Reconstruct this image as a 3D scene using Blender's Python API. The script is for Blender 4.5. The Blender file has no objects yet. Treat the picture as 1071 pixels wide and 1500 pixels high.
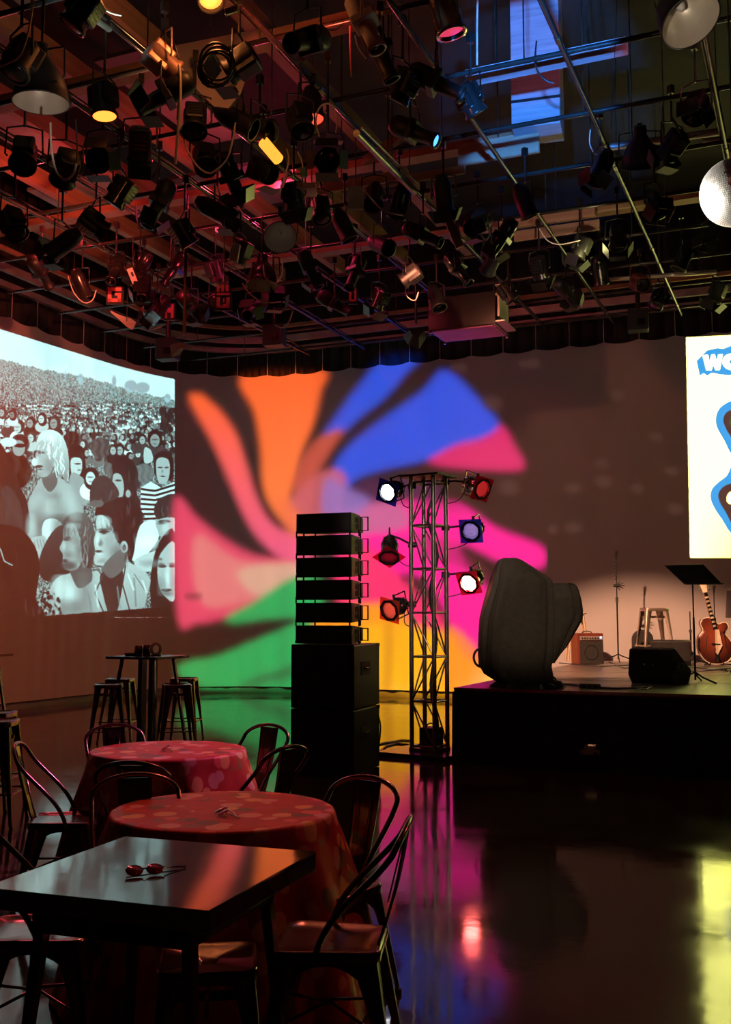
import bpy, bmesh, math, random
import numpy as np
from mathutils import Vector, Matrix, Euler
R = math.radians
rnd = random.Random(7)
col = bpy.context.scene.collection
scene = bpy.context.scene
# ------------------------------------------------------------------ camera
F = 1550.; CX = 535.5; CY = 750.; H = 1.55; YAW = R(22.96); PT = math.atan(150 / F)
fw = Vector((-math.sin(YAW) * math.cos(PT), math.cos(YAW) * math.cos(PT), math.sin(PT)))
rt = Vector((math.cos(YAW), math.sin(YAW), 0))
up = rt.cross(fw)
EYE = Vector((0, 0, H))
cam = bpy.data.cameras.new('camera'); co = bpy.data.objects.new('camera', cam); col.objects.link(co)
co.location = EYE; co.rotation_euler = (R(90) + PT, 0, YAW)
cam.sensor_fit = 'VERTICAL'; cam.sensor_height = 36; cam.lens = F / 1500 * 36
cam.clip_end = 200; scene.camera = co

def ray(px, py): return fw + rt * ((px - CX) / F) - up * ((py - CY) / F)
def onz(px, py, z):
    d = ray(px, py); t = (z - H) / d.z; return EYE + d * t
def onY(px, py, Y):
    d = ray(px, py); return EYE + d * (Y / d.y)
def onX(px, py, X):
    d = ray(px, py); return EYE + d * (X / d.x)
FH = Vector((-math.sin(YAW), math.cos(YAW), 0))
def ond(px, py, dep):
    d = ray(px, py); return EYE + d * (dep / d.dot(FH))
def facing(lat, dep):            # a heading: lat to the right of the view, dep away from it -> rotation about z for a thing whose front is +Y
    v = rt * lat + FH * dep
    return math.atan2(v.y, v.x) - math.pi / 2

# ------------------------------------------------------------------ materials
def srgb(r, g, b):
    f = lambda c: (c / 255 / 12.92) if c / 255 <= .04045 else ((c / 255 + .055) / 1.055) ** 2.4
    return (f(r), f(g), f(b), 1)
M = {}
def mat(name, c, rough=.5, metal=0., noise=None, bump=None, emit=None, spec=None, coat=0, alpha=None, trans=0):
    m = bpy.data.materials.new(name); m.use_nodes = True; nt = m.node_tree; b = nt.nodes['Principled BSDF']
    b.inputs['Base Color'].default_value = c; b.inputs['Roughness'].default_value = rough; b.inputs['Metallic'].default_value = metal
    if spec is not None: b.inputs['Specular IOR Level'].default_value = spec
    b.inputs['Coat Weight'].default_value = coat
    if trans: b.inputs['Transmission Weight'].default_value = trans
    tc = nt.nodes.new('ShaderNodeTexCoord')
    if noise:                     # (scale, colour2, stretch)
        n = nt.nodes.new('ShaderNodeTexNoise'); n.inputs['Scale'].default_value = noise[0]; n.inputs['Detail'].default_value = 6
        mp = nt.nodes.new('ShaderNodeMapping'); mp.inputs['Scale'].default_value = noise[2] if len(noise) > 2 else (1, 1, 1)
        nt.links.new(tc.outputs['Object'], mp.inputs[0]); nt.links.new(mp.outputs[0], n.inputs['Vector'])
        cr = nt.nodes.new('ShaderNodeValToRGB'); cr.color_ramp.elements[0].position = .35; cr.color_ramp.elements[1].position = .65
        cr.color_ramp.elements[0].color = c; cr.color_ramp.elements[1].color = noise[1]
        nt.links.new(n.outputs[0], cr.inputs[0]); nt.links.new(cr.outputs[0], b.inputs['Base Color'])
    if bump:                      # (scale, strength, stretch)
        n = nt.nodes.new('ShaderNodeTexNoise'); n.inputs['Scale'].default_value = bump[0]; n.inputs['Detail'].default_value = 4
        mp = nt.nodes.new('ShaderNodeMapping'); mp.inputs['Scale'].default_value = bump[2] if len(bump) > 2 else (1, 1, 1)
        nt.links.new(tc.outputs['Object'], mp.inputs[0]); nt.links.new(mp.outputs[0], n.inputs['Vector'])
        bn = nt.nodes.new('ShaderNodeBump'); bn.inputs['Strength'].default_value = bump[1]; bn.inputs['Distance'].default_value = .02
        nt.links.new(n.outputs[0], bn.inputs['Height']); nt.links.new(bn.outputs[0], b.inputs['Normal'])
    if emit: b.inputs['Emission Color'].default_value = emit[0]; b.inputs['Emission Strength'].default_value = emit[1]
    M[name] = m; return m
W_ = (1, 1, 1, 1)
mat('black_matte', (.006, .006, .006, 1), .5, noise=(9, (.011, .0105, .010, 1)))
mat('black_gloss', (.008, .0075, .0075, 1), .22, noise=(6, (.015, .014, .013, 1)))
mat('black_cloth', (.012, .011, .011, 1), .9, noise=(14, (.02, .018, .018, 1)), bump=(60, .2))
mat('drape_cloth', (.030, .027, .022, 1), .8, noise=(18, (.042, .037, .030, 1)), bump=(70, .15))
mat('wall_black', (.015, .014, .014, 1), .8, noise=(2, (.025, .022, .022, 1)))
mat('ceiling_dark', (.016, .015, .014, 1), .8, noise=(1.2, (.03, .028, .025, 1)))
mat('pipe_black', (.02, .02, .019, 1), .25, .3, noise=(5, (.035, .034, .03, 1), (1, 1, .2)))
mat('pipe_steel', (.20, .20, .15, 1), .3, .9, noise=(5, (.06, .06, .045, 1)))
mat('wood_beam', (.30, .16, .075, 1), .65, noise=(4, (.20, .10, .05, 1), (1, .12, 3)))
mat('wood_pale', (.45, .32, .2, 1), .6, noise=(4, (.34, .22, .13, 1), (.15, 1, 3)))
mat('wood_paint', (.30, .30, .34, 1), .55, noise=(6, (.44, .44, .5, 1), (.2, 3, 3)))
mat('panel_grey', (.24, .26, .26, 1), .7, noise=(1.5, (.15, .16, .16, 1)))
mat('panel_pink', (.42, .34, .34, 1), .6, noise=(2.5, (.3, .24, .24, 1)))
mat('steel', (.42, .40, .38, 1), .28, 1, noise=(8, (.30, .28, .26, 1)), bump=(30, .05))
mat('steel_dark', (.24, .22, .205, 1), .22, .95, noise=(7, (.13, .12, .11, 1)), bump=(20, .04))
mat('table_steel', (.30, .28, .265, 1), .075, .95, noise=(3, (.22, .205, .195, 1)), bump=(7, .022, (1, 1, 1)))
mat('truss_alu', (.36, .33, .31, 1), .33, .95, noise=(12, (.25, .23, .21, 1)))
mat('chrome', (.75, .72, .66, 1), .12, 1, noise=(14, (.55, .52, .46, 1)))
mat('rail_alu', (.42, .38, .35, 1), .45, .7, noise=(3, (.3, .26, .24, 1), (1, 1, 1)))
mat('scoop_in', (.62, .55, .47, 1), .4, .35, noise=(3, (.5, .43, .36, 1)))
mat('cable_white', (.62, .55, .46, 1), .5, noise=(20, (.5, .44, .36, 1)))
mat('cable_black', (.014, .014, .014, 1), .35, noise=(20, (.03, .03, .03, 1)))
mat('red_paint', (.13, .025, .015, 1), .4, noise=(9, (.09, .018, .012, 1)))
mat('pinkish_metal', (.55, .33, .28, 1), .4, .5, noise=(9, (.42, .24, .2, 1)))
mat('stage_top', (.05, .04, .035, 1), .3, noise=(2.2, (.085, .07, .058, 1)), bump=(20, .08))
mat('amp_silver', (.40, .36, .30, 1), .35, .6, noise=(30, (.4, .36, .3, 1)))
mat('grille', (.008, .007, .006, 1), .8, noise=(120, (.018, .016, .014, 1)))
mat('sign_red_lit', (.75, .20, .20, 1), .6, noise=(12, (.6, .14, .15, 1)))  # red light on the signs is put into this colour
mat('paper_pale', (.55, .5, .48, 1), .7, noise=(8, (.45, .41, .4, 1)))
mat('ivory', (.72, .63, .45, 1), .4, noise=(14, (.6, .5, .36, 1)))
mat('lens_red_glass', (.42, .015, .02, 1), .1, noise=(30, (.3, .01, .015, 1)), coat=.5)
mat('plastic_green', (.02, .16, .09, 1), .5, noise=(10, (.01, .1, .06, 1)))

# ------------------------------------------------------------------ mesh builder
class MB:
    def __init__(s): s.v = []; s.f = []; s.sm = []
    def add(s, vs, fs, smooth=False):
        o = len(s.v); s.v += [tuple(v) for v in vs]
        for f in fs: s.f.append(tuple(i + o for i in f)); s.sm.append(smooth)
        return s
    def box(s, c, d, rot=None, mtx=None):
        x, y, z = d[0] / 2, d[1] / 2, d[2] / 2
        vs = [Vector(p) for p in ((-x, -y, -z), (x, -y, -z), (x, y, -z), (-x, y, -z), (-x, -y, z), (x, -y, z), (x, y, z), (-x, y, z))]
        if rot is not None:
            e = Euler(rot).to_matrix(); vs = [e @ v for v in vs]
        vs = [v + Vector(c) for v in vs]
        return s.add(vs, [(0, 3, 2, 1), (4, 5, 6, 7), (0, 1, 5, 4), (1, 2, 6, 5), (2, 3, 7, 6), (3, 0, 4, 7)])
    def cyl(s, a, b, r0, r1=None, n=14, cap=True, hollow=False):
        r1 = r0 if r1 is None else r1
        a = Vector(a); b = Vector(b); d = (b - a).normalized()
        u = d.orthogonal().normalized(); w = d.cross(u)
        vs = []
        for c, r in ((a, r0), (b, r1)):
            for i in range(n):
                t = 2 * math.pi * i / n; vs.append(c + u * (math.cos(t) * r) + w * (math.sin(t) * r))
        s.add(vs, [(i, (i + 1) % n, n + (i + 1) % n, n + i) for i in range(n)], True)
        if cap:
            s.add(vs[:n], [tuple(range(n))[::-1]]); s.add(vs[n:], [tuple(range(n))])
        return s
    def tube(s, pts, r, n=8, closed=False):
        pts = [Vector(p) for p in pts]; k = len(pts); vs = []; u = None
        for i, p in enumerate(pts):
            if closed: d = pts[(i + 1) % k] - pts[i - 1]
            else: d = pts[min(i + 1, k - 1)] - pts[max(i - 1, 0)]
            d.normalize()
            if u is None: u = d.orthogonal().normalized()
            else: u = (u - d * u.dot(d)).normalized()
            w = d.cross(u); rr = r[i] if isinstance(r, (list, tuple)) else r
            for j in range(n):
                t = 2 * math.pi * j / n; vs.append(p + u * (math.cos(t) * rr) + w * (math.sin(t) * rr))
        fs = []
        for i in range(k if closed else k - 1):
            a = i * n; b = ((i + 1) % k) * n
            fs += [(a + j, a + (j + 1) % n, b + (j + 1) % n, b + j) for j in range(n)]
        s.add(vs, fs, True)
        if not closed: s.add(vs[:n], [tuple(range(n))[::-1]]); s.add(vs[-n:], [tuple(range(n))])
        return s
    def lathe(s, prof, n=24, c=(0, 0, 0), mtx=None, smooth=True):
        vs = []
        for r, z in prof:
            for j in range(n):
                t = 2 * math.pi * j / n; vs.append(Vector((r * math.cos(t), r * math.sin(t), z)))
        if mtx is not None: vs = [mtx @ v for v in vs]
        vs = [v + Vector(c) for v in vs]
        fs = []
        for i in range(len(prof) - 1):
            a = i * n; b = a + n
            fs += [(a + j, a + (j + 1) % n, b + (j + 1) % n, b + j) for j in range(n)]
        return s.add(vs, fs, smooth)
    def prism(s, poly, t, mtx=None):      # poly in xy, extruded along z by t, optional matrix
        n = len(poly)
        vs = [Vector((p[0], p[1], 0)) for p in poly] + [Vector((p[0], p[1], t)) for p in poly]
        if mtx is not None: vs = [mtx @ v for v in vs]
        s.add(vs, [tuple(range(n))[::-1], tuple(range(n, 2 * n))] + [(i, (i + 1) % n, n + (i + 1) % n, n + i) for i in range(n)])
        return s
    def loft(s, rings, smooth=True, cap=True, closed=True):
        n = len(rings[0]); vs = [p for r in rings for p in r]; fs = []
        for i in range(len(rings) - 1):
            a = i * n; b = a + n
            fs += [(a + j, a + (j + 1) % n, b + (j + 1) % n, b + j) for j in range(n if closed else n - 1)]
        s.add(vs, fs, smooth)
        if cap: s.add(rings[0], [tuple(range(n))[::-1]]); s.add(rings[-1], [tuple(range(n))])
        return s
    def xf(s, m): s.v = [tuple(m @ Vector(v)) for v in s.v]; return s
    def mesh(s, name, m):
        me = bpy.data.meshes.new(name); me.from_pydata(s.v, [], s.f)
        me.polygons.foreach_set('use_smooth', s.sm); me.materials.append(M[m] if isinstance(m, str) else m)
        me.update(); return me
    def build(s, name, m, parent=None, bevel=0):
        o = bpy.data.objects.new(name, s.mesh(name, m)); col.objects.link(o)
        if parent is not None: o.parent = parent
        if bevel:
            b = o.modifiers.new('b', 'BEVEL'); b.width = bevel; b.segments = 2; b.limit_method = 'ANGLE'
        return o
def tag(o, label=None, cat=None, group=None, kind=None):
    if label: o['label'] = label
    if cat: o['category'] = cat
    if group: o['group'] = group
    if kind: o['kind'] = kind
    return o
def thing(name, label, cat, loc=(0, 0, 0), rz=0, group=None):
    o = bpy.data.objects.new(name, None); col.objects.link(o); o.empty_display_size = .1
    o.location = loc; o.rotation_euler = (0, 0, rz); return tag(o, label, cat, group)
def struct(o): o['kind'] = 'structure'; return o
_kids = {}
def copy_tree(o, label=None, loc=None, rz=None, parent=None):
    c = o.copy(); col.objects.link(c)
    if parent is not None: c.parent = parent
    for ch in list(o.children): copy_tree(ch, parent=c)
    if label: c['label'] = label
    if loc is not None: c.location = loc
    if rz is not None: c.rotation_euler = (0, 0, rz)
    return c
def aim(src, dst, roll=0):       # matrix whose local -Z looks from src to dst (local z is the tail)
    d = (Vector(dst) - Vector(src)).normalized()
    q = d.to_track_quat('-Z', 'Y'); m = q.to_matrix().to_4x4() @ Matrix.Rotation(roll, 4, 'Z'); m.translation = Vector(src); return m
def bez(p0, p1, p2, p3, n=14):
    p0, p1, p2, p3 = map(Vector, (p0, p1, p2, p3)); out = []
    for i in range(n + 1):
        t = i / n; out.append(p0 * (1 - t) ** 3 + p1 * 3 * t * (1 - t) ** 2 + p2 * 3 * t * t * (1 - t) + p3 * t ** 3)
    return out
def sag(a, b, drop, n=12):
    a = Vector(a); b = Vector(b); return [a.lerp(b, i / n) - Vector((0, 0, drop * 4 * (i / n) * (1 - i / n))) for i in range(n + 1)]
# ------------------------------------------------------------------ the room
LX, BY, RC = -12.0, 18.8, 2.5     # cloth line: left wall x, back wall y, corner radius
def cyc_path(off=0.0, y0=-1.5, x1=6.0, step=.12):
    p = []; lx = LX - off; by = BY + off; r = RC + off
    y = y0
    while y < BY - RC: p.append((lx, y)); y += step
    for i in range(33):
        a = math.pi - (math.pi / 2) * i / 32; p.append((LX + RC + r * math.cos(a), BY - RC + r * math.sin(a)))
    x = LX + RC + step
    while x < x1: p.append((x, by)); x += step
    p.append((x1, by)); return p
def arc_s(p):
    s = [0]
    for a, b in zip(p, p[1:]): s.append(s[-1] + math.dist(a, b))
    return s
# floor: stained, polished concrete
mf = bpy.data.materials.new('polished_concrete'); mf.use_nodes = True; nt = mf.node_tree; b = nt.nodes['Principled BSDF']
tc = nt.nodes.new('ShaderNodeTexCoord')
n1 = nt.nodes.new('ShaderNodeTexNoise'); n1.inputs['Scale'].default_value = .9; n1.inputs['Detail'].default_value = 8; n1.inputs['Distortion'].default_value = .6
cr = nt.nodes.new('ShaderNodeValToRGB'); cr.color_ramp.elements[0].position = .32; cr.color_ramp.elements[1].position = .7
cr.color_ramp.elements[0].color = (.028, .019, .013, 1); cr.color_ramp.elements[1].color = (.075, .05, .032, 1)
nt.links.new(tc.outputs['Object'], n1.inputs['Vector']); nt.links.new(n1.outputs[0], cr.inputs[0]); nt.links.new(cr.outputs[0], b.inputs['Base Color'])
n2 = nt.nodes.new('ShaderNodeTexNoise'); n2.inputs['Scale'].default_value = 2.3; n2.inputs['Detail'].default_value = 5
nt.links.new(tc.outputs['Object'], n2.inputs['Vector'])
mr = nt.nodes.new('ShaderNodeMapRange'); mr.inputs['From Min'].default_value = .3; mr.inputs['From Max'].default_value = .7; mr.inputs['To Min'].default_value = .05; mr.inputs['To Max'].default_value = .13
nt.links.new(n2.outputs[0], mr.inputs[0]); nt.links.new(mr.outputs[0], b.inputs['Roughness'])
n3 = nt.nodes.new('ShaderNodeTexNoise'); n3.inputs['Scale'].default_value = 5; n3.inputs['Detail'].default_value = 3
nt.links.new(tc.outputs['Object'], n3.inputs['Vector'])
bn = nt.nodes.new('ShaderNodeBump'); bn.inputs['Strength'].default_value = .035; bn.inputs['Distance'].default_value = .02
nt.links.new(n3.outputs[0], bn.inputs['Height']); nt.links.new(bn.outputs[0], b.inputs['Normal'])
b.inputs['Specular IOR Level'].default_value = .5
M['floor'] = mf
X0, X1, Y0, Y1, ZC = -13.2, 6.2, -4.2, 20.0, 9.0
struct(MB().box(((X0 + X1) / 2, (Y0 + Y1) / 2, -.05), (X1 - X0 + .4, Y1 - Y0 + .4, .1)).build('floor', 'floor'))
struct(MB().box(((X0 + X1) / 2, (Y0 + Y1) / 2, ZC + .05), (X1 - X0 + .4, Y1 - Y0 + .4, .1)).build('ceiling', 'ceiling_dark'))
struct(MB().box((X0 - .05, (Y0 + Y1) / 2, ZC / 2), (.1, Y1 - Y0, ZC)).build('wall_left', 'wall_black'))
struct(MB().box((X1 + .05, (Y0 + Y1) / 2, ZC / 2), (.1, Y1 - Y0, ZC)).build('wall_right', 'wall_black'))
struct(MB().box(((X0 + X1) / 2, Y1 + .05, ZC / 2), (X1 - X0 + .2, .1, ZC)).build('wall_back', 'wall_black'))
struct(MB().box(((X0 + X1) / 2, Y0 - .05, ZC / 2), (X1 - X0 + .2, .1, ZC)).build('wall_rear', 'wall_black'))
# baseboard strip under the cloth
p = cyc_path(.03); mb = MB(); q = cyc_path(.13)
for z0, z1, A, B_ in ((0, .16, p, q),):
    n = min(len(p), len(q))
    for i in range(n - 1):
        a, c = p[i], p[i + 1]; d, e = q[i], q[i + 1]
        mb.add([(a[0], a[1], 0), (c[0], c[1], 0), (c[0], c[1], z1), (a[0], a[1], z1), (d[0], d[1], z1), (e[0], e[1], z1)], [(0, 1, 2, 3), (3, 2, 5, 4)], True)
mat('baseboard_dark', (.10, .08, .065, 1), .5, noise=(2, (.06, .05, .04, 1)))
struct(mb.build('baseboard_left', 'baseboard_dark'))
# cyclorama cloth
mc = bpy.data.materials.new('cyc_cloth'); mc.use_nodes = True; nt = mc.node_tree; b = nt.nodes['Principled BSDF']
b.inputs['Roughness'].default_value = .95; b.inputs['Specular IOR Level'].default_value = .1
tc = nt.nodes.new('ShaderNodeTexCoord'); n1 = nt.nodes.new('ShaderNodeTexNoise'); n1.inputs['Scale'].default_value = 1.4; n1.inputs['Detail'].default_value = 5
mp = nt.nodes.new('ShaderNodeMapping'); mp.inputs['Scale'].default_value = (1, 1, .12)
nt.links.new(tc.outputs['Object'], mp.inputs[0]); nt.links.new(mp.outputs[0], n1.inputs['Vector'])
cr = nt.nodes.new('ShaderNodeValToRGB'); cr.color_ramp.elements[0].color = (.33, .315, .305, 1); cr.color_ramp.elements[1].color = (.37, .355, .345, 1)
nt.links.new(n1.outputs[0], cr.inputs[0]); nt.links.new(cr.outputs[0], b.inputs['Base Color'])
M['cyc'] = mc
P = cyc_path(); S = arc_s(P); ZB = .13
def ztop(s):                       # scalloped between ties
    u = (s % .62) / .62; return 6.36 + .05 * (2 * u - 1) ** 2 - .0
zs = [ZB + (6.3 - ZB) * i / 20 for i in range(21)]
mb = MB(); rows = []
P2 = cyc_path(step=.06); S2 = arc_s(P2)
vs = []; nrow = len(P2)
for k in range(22):
    for i, (x, y) in enumerate(P2):
        s = S2[i]; z = zs[k] if k < 21 else ztop(s)
        low = max(0, 1 - (z - ZB) / 3.2)
        # gentle hanging pleats, strongest on the left and towards the hem
        a = (.006 + .030 * low) * (1.0 if s < 24 else .35) * (math.sin(s * 17 + math.sin(s * 3.1) * 1.6) * .6 + .4 * math.sin(s * 9.3 + 1))
        if i + 1 < nrow: dx, dy = P2[i + 1][0] - x, P2[i + 1][1] - y
        else: dx, dy = 1, 0
        L = math.hypot(dx, dy) or 1
        vs.append((x + dy / L * a * .5, y - dx / L * a * .5, z))
fs = [(k * nrow + i, k * nrow + i + 1, (k + 1) * nrow + i + 1, (k + 1) * nrow + i) for k in range(21) for i in range(nrow - 1)]
mb.add(vs, fs, True)
cyc = thing('cyclorama_cloth', 'huge off-white projection cloth hanging round the left and back walls', 'curtain', (LX + RC, BY, 0))
o = mb.build('cloth', 'cyc'); o.parent = cyc; o.matrix_parent_inverse = Matrix.Translation(-cyc.location)
mb = MB(); mg = MB()
Pt = cyc_path(.0, step=.02); St = arc_s(Pt); nxt = .62 * 3
for i, s in enumerate(St):
    if s >= nxt:
        x, y = Pt[i]; mb.cyl((x, y, 6.40), (x, y, 6.86), .006, n=5); mg.cyl((x, y, 6.37), (x, y, 6.43), .022, n=6); nxt += .62
o = mb.build('tie_lines', 'cable_white', cyc); o.matrix_parent_inverse = Matrix.Translation(-cyc.location); o['kind'] = 'stuff'
# curtain track: aluminium rails following the same curve above the cloth
def rail(name, off, z, w, h, label, m='rail_alu'):
    A = cyc_path(off - w / 2); B_ = cyc_path(off + w / 2); n = min(len(A), len(B_)); rings = []
    for i in range(n):
        a, c = A[i], B_[i]
        rings.append([(a[0], a[1], z), (c[0], c[1], z), (c[0], c[1], z + h), (a[0], a[1], z + h)])
    mb = MB(); mb.loft([[Vector(q) for q in r] for r in rings], smooth=False); o = mb.build(name, m)
    return tag(o, label, 'rail')
t1 = rail('curtain_track', 0, 6.86, .10, .10, 'lower grooved aluminium curtain track running along cloth ties')
rail('curtain_track', -.32, 6.98, .07, .13, 'upper aluminium curtain track nearer the room, above the tied one')
rail('border_rail', -.55, 7.2, .05, .07, 'thin rust-tinted rail above both curtain tracks', 'wood_beam')
# black backing behind the ties
p = cyc_path(.35, step=.3); mb = MB()
for a, c in zip(p, p[1:]): mb.add([(a[0], a[1], 5.9), (c[0], c[1], 5.9), (c[0], c[1], 8.9), (a[0], a[1], 8.9)], [(0, 1, 2, 3)], True)
o = mb.build('border_curtain', 'black_cloth'); sol = o.modifiers.new('s', 'SOLIDIFY'); sol.thickness = .02
tag(o, 'black border curtain hanging behind the cloth ties', 'curtain')
# ------------------------------------------------------------------ projected pictures: painted glass slides in real projectors
def s2l(a):
    a = np.clip(np.asarray(a, float) / 255, 0, None); return np.where(a <= .04045, a / 12.92, ((a + .055) / 1.055) ** 2.4)
class Paint:                     # canvas in its own units; k = pixels per unit
    def __init__(s, x0, y0, x1, y1, k, bg):
        s.x0, s.y0, s.k = x0, y0, k; s.w = int((x1 - x0) * k) + 1; s.h = int((y1 - y0) * k) + 1
        s.im = np.zeros((s.h, s.w, 3)); s.im[:] = bg
        yy, xx = np.mgrid[0:s.h, 0:s.w]; s.X = x0 + xx / k; s.Y = y0 + yy / k
    def _win(s, xa, ya, xb, yb, pad=3):
        i0 = max(0, int((xa - s.x0) * s.k) - pad); i1 = min(s.w, int((xb - s.x0) * s.k) + pad + 2)
        j0 = max(0, int((ya - s.y0) * s.k) - pad); j1 = min(s.h, int((yb - s.y0) * s.k) + pad + 2)
        return slice(j0, max(j0, j1)), slice(i0, max(i0, i1))
    def mask(s, poly, win):
        X = s.X[win]; Y = s.Y[win]; tot = np.zeros(X.shape); d = .25 / s.k
        for ox, oy in ((-d, -d), (d, -d), (-d, d), (d, d)):
            inside = np.zeros(X.shape, bool); n = len(poly); x = X + ox; y = Y + oy
            for i in range(n):
                ax, ay = poly[i]; bx, by = poly[(i + 1) % n]
                if ay == by: continue
                c = ((ay > y) != (by > y)) & (x < (bx - ax) * (y - ay) / (by - ay) + ax); inside ^= c
            tot += inside
        return tot / 4
    def poly(s, pts, c, a=1, smooth=True, c2=None):
        if smooth and len(pts) > 3:
            q = []; n = len(pts)
            for i in range(n):
                p0, p1, p2, p3 = pts[i - 1], pts[i], pts[(i + 1) % n], pts[(i + 2) % n]
                for t in (0, .25, .5, .75):
                    q.append(tuple(.5 * ((2 * p1[j]) + (-p0[j] + p2[j]) * t + (2 * p0[j] - 5 * p1[j] + 4 * p2[j] - p3[j]) * t * t + (-p0[j] + 3 * p1[j] - 3 * p2[j] + p3[j]) * t ** 3) for j in (0, 1)))
            pts = q
        xs = [p[0] for p in pts]; ys = [p[1] for p in pts]; w = s._win(min(xs), min(ys), max(xs), max(ys))
        if s.im[w].size == 0: return
        m = s.mask(pts, w)[..., None] * a; c = np.array(c, float)
        if c2 is not None:
            t = np.clip((s.Y[w] - min(ys)) / (max(ys) - min(ys) + 1e-6), 0, 1)[..., None]; c = c * (1 - t) + np.array(c2, float) * t
        s.im[w] = s.im[w] * (1 - m) + c * m
    def ell(s, cx, cy, rx, ry, c, rot=0, a=1, soft=1.2, tex=0):
        r = max(rx, ry); w = s._win(cx - r, cy - r, cx + r, cy + r)
        if s.im[w].size == 0: return
        X = s.X[w] - cx; Y = s.Y[w] - cy; t = math.radians(rot); u = (X * math.cos(t) + Y * math.sin(t)) / rx; v = (-X * math.sin(t) + Y * math.cos(t)) / ry
        d = np.sqrt(u * u + v * v); m = np.clip((1 - d) * min(rx, ry) * s.k / soft + .5, 0, 1)[..., None] * a
        cc = np.array(c, float) * np.ones(3)
        if tex: cc = cc + (np.sin(u * 9 + np.sin(v * 5)) * tex)[..., None]
        s.im[w] = s.im[w] * (1 - m) + cc * m
    def line(s, pts, wd, c, a=1):
        for (ax, ay), (bx, by) in zip(pts, pts[1:]):
            dx, dy = bx - ax, by - ay; L = math.hypot(dx, dy) or 1; nx, ny = -dy / L * wd / 2, dx / L * wd / 2
            s.poly([(ax + nx, ay + ny), (bx + nx, by + ny), (bx - nx, by - ny), (ax - nx, ay - ny)], c, a, smooth=False)
    def blur(s, sig, win=None):
        sg = sig * s.k; n = int(sg * 3) + 1; g = np.exp(-np.arange(-n, n + 1) ** 2 / (2 * sg * sg)); g /= g.sum()
        im = s.im
        for ax in (0, 1):
            pad = [(0, 0)] * 3; pad[ax] = (n, n); q = np.pad(im, pad, mode='edge'); o = np.zeros_like(im)
            for i, wt in enumerate(g):
                sl = [slice(None)] * 3; sl[ax] = slice(i, i + im.shape[ax]); o += wt * q[tuple(sl)]
            im = o
        s.im = im

def cloth_hit(px, py):           # where the picture at these photograph pixels falls on the curved cloth
    d = np.stack([fw[i] + rt[i] * (px - CX) / F - up[i] * (py - CY) / F for i in range(3)], -1)
    tl = LX / d[..., 0]; yl = tl * d[..., 1]
    tb = BY / d[..., 1]; xb = tb * d[..., 0]
    cx, cy = LX + RC, BY - RC
    A = d[..., 0] ** 2 + d[..., 1] ** 2; B = -2 * (d[..., 0] * cx + d[..., 1] * cy); C = cx * cx + cy * cy - RC * RC
    tc = (-B + np.sqrt(np.maximum(B * B - 4 * A * C, 0))) / (2 * A)
    t = np.where((yl < BY - RC) & (tl > 0), tl, np.where(xb > cx, tb, tc))
    Pn = d * t[..., None]; Pn[..., 2] += H
    nx = np.where((yl < BY - RC) & (tl > 0), 1., np.where(xb > cx, 0., (cx - Pn[..., 0]) / RC)); ny = np.where((yl < BY - RC) & (tl > 0), 0., np.where(xb > cx, -1., (cy - Pn[..., 1]) / RC))
    return Pn, nx, ny
mg_ = bpy.data.materials.new('slide_glass'); mg_.use_nodes = True; nt = mg_.node_tree
for n in list(nt.nodes):
    if n.type == 'BSDF_PRINCIPLED': nt.nodes.remove(n)
tb_ = nt.nodes.new('ShaderNodeBsdfTransparent'); at_ = nt.nodes.new('ShaderNodeVertexColor'); at_.layer_name = 'dye'
nt.links.new(at_.outputs[0], tb_.inputs[0]); nt.links.new(tb_.outputs[0], nt.nodes['Material Output'].inputs[0]); M['slide_glass'] = mg_
POW = {}
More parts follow.
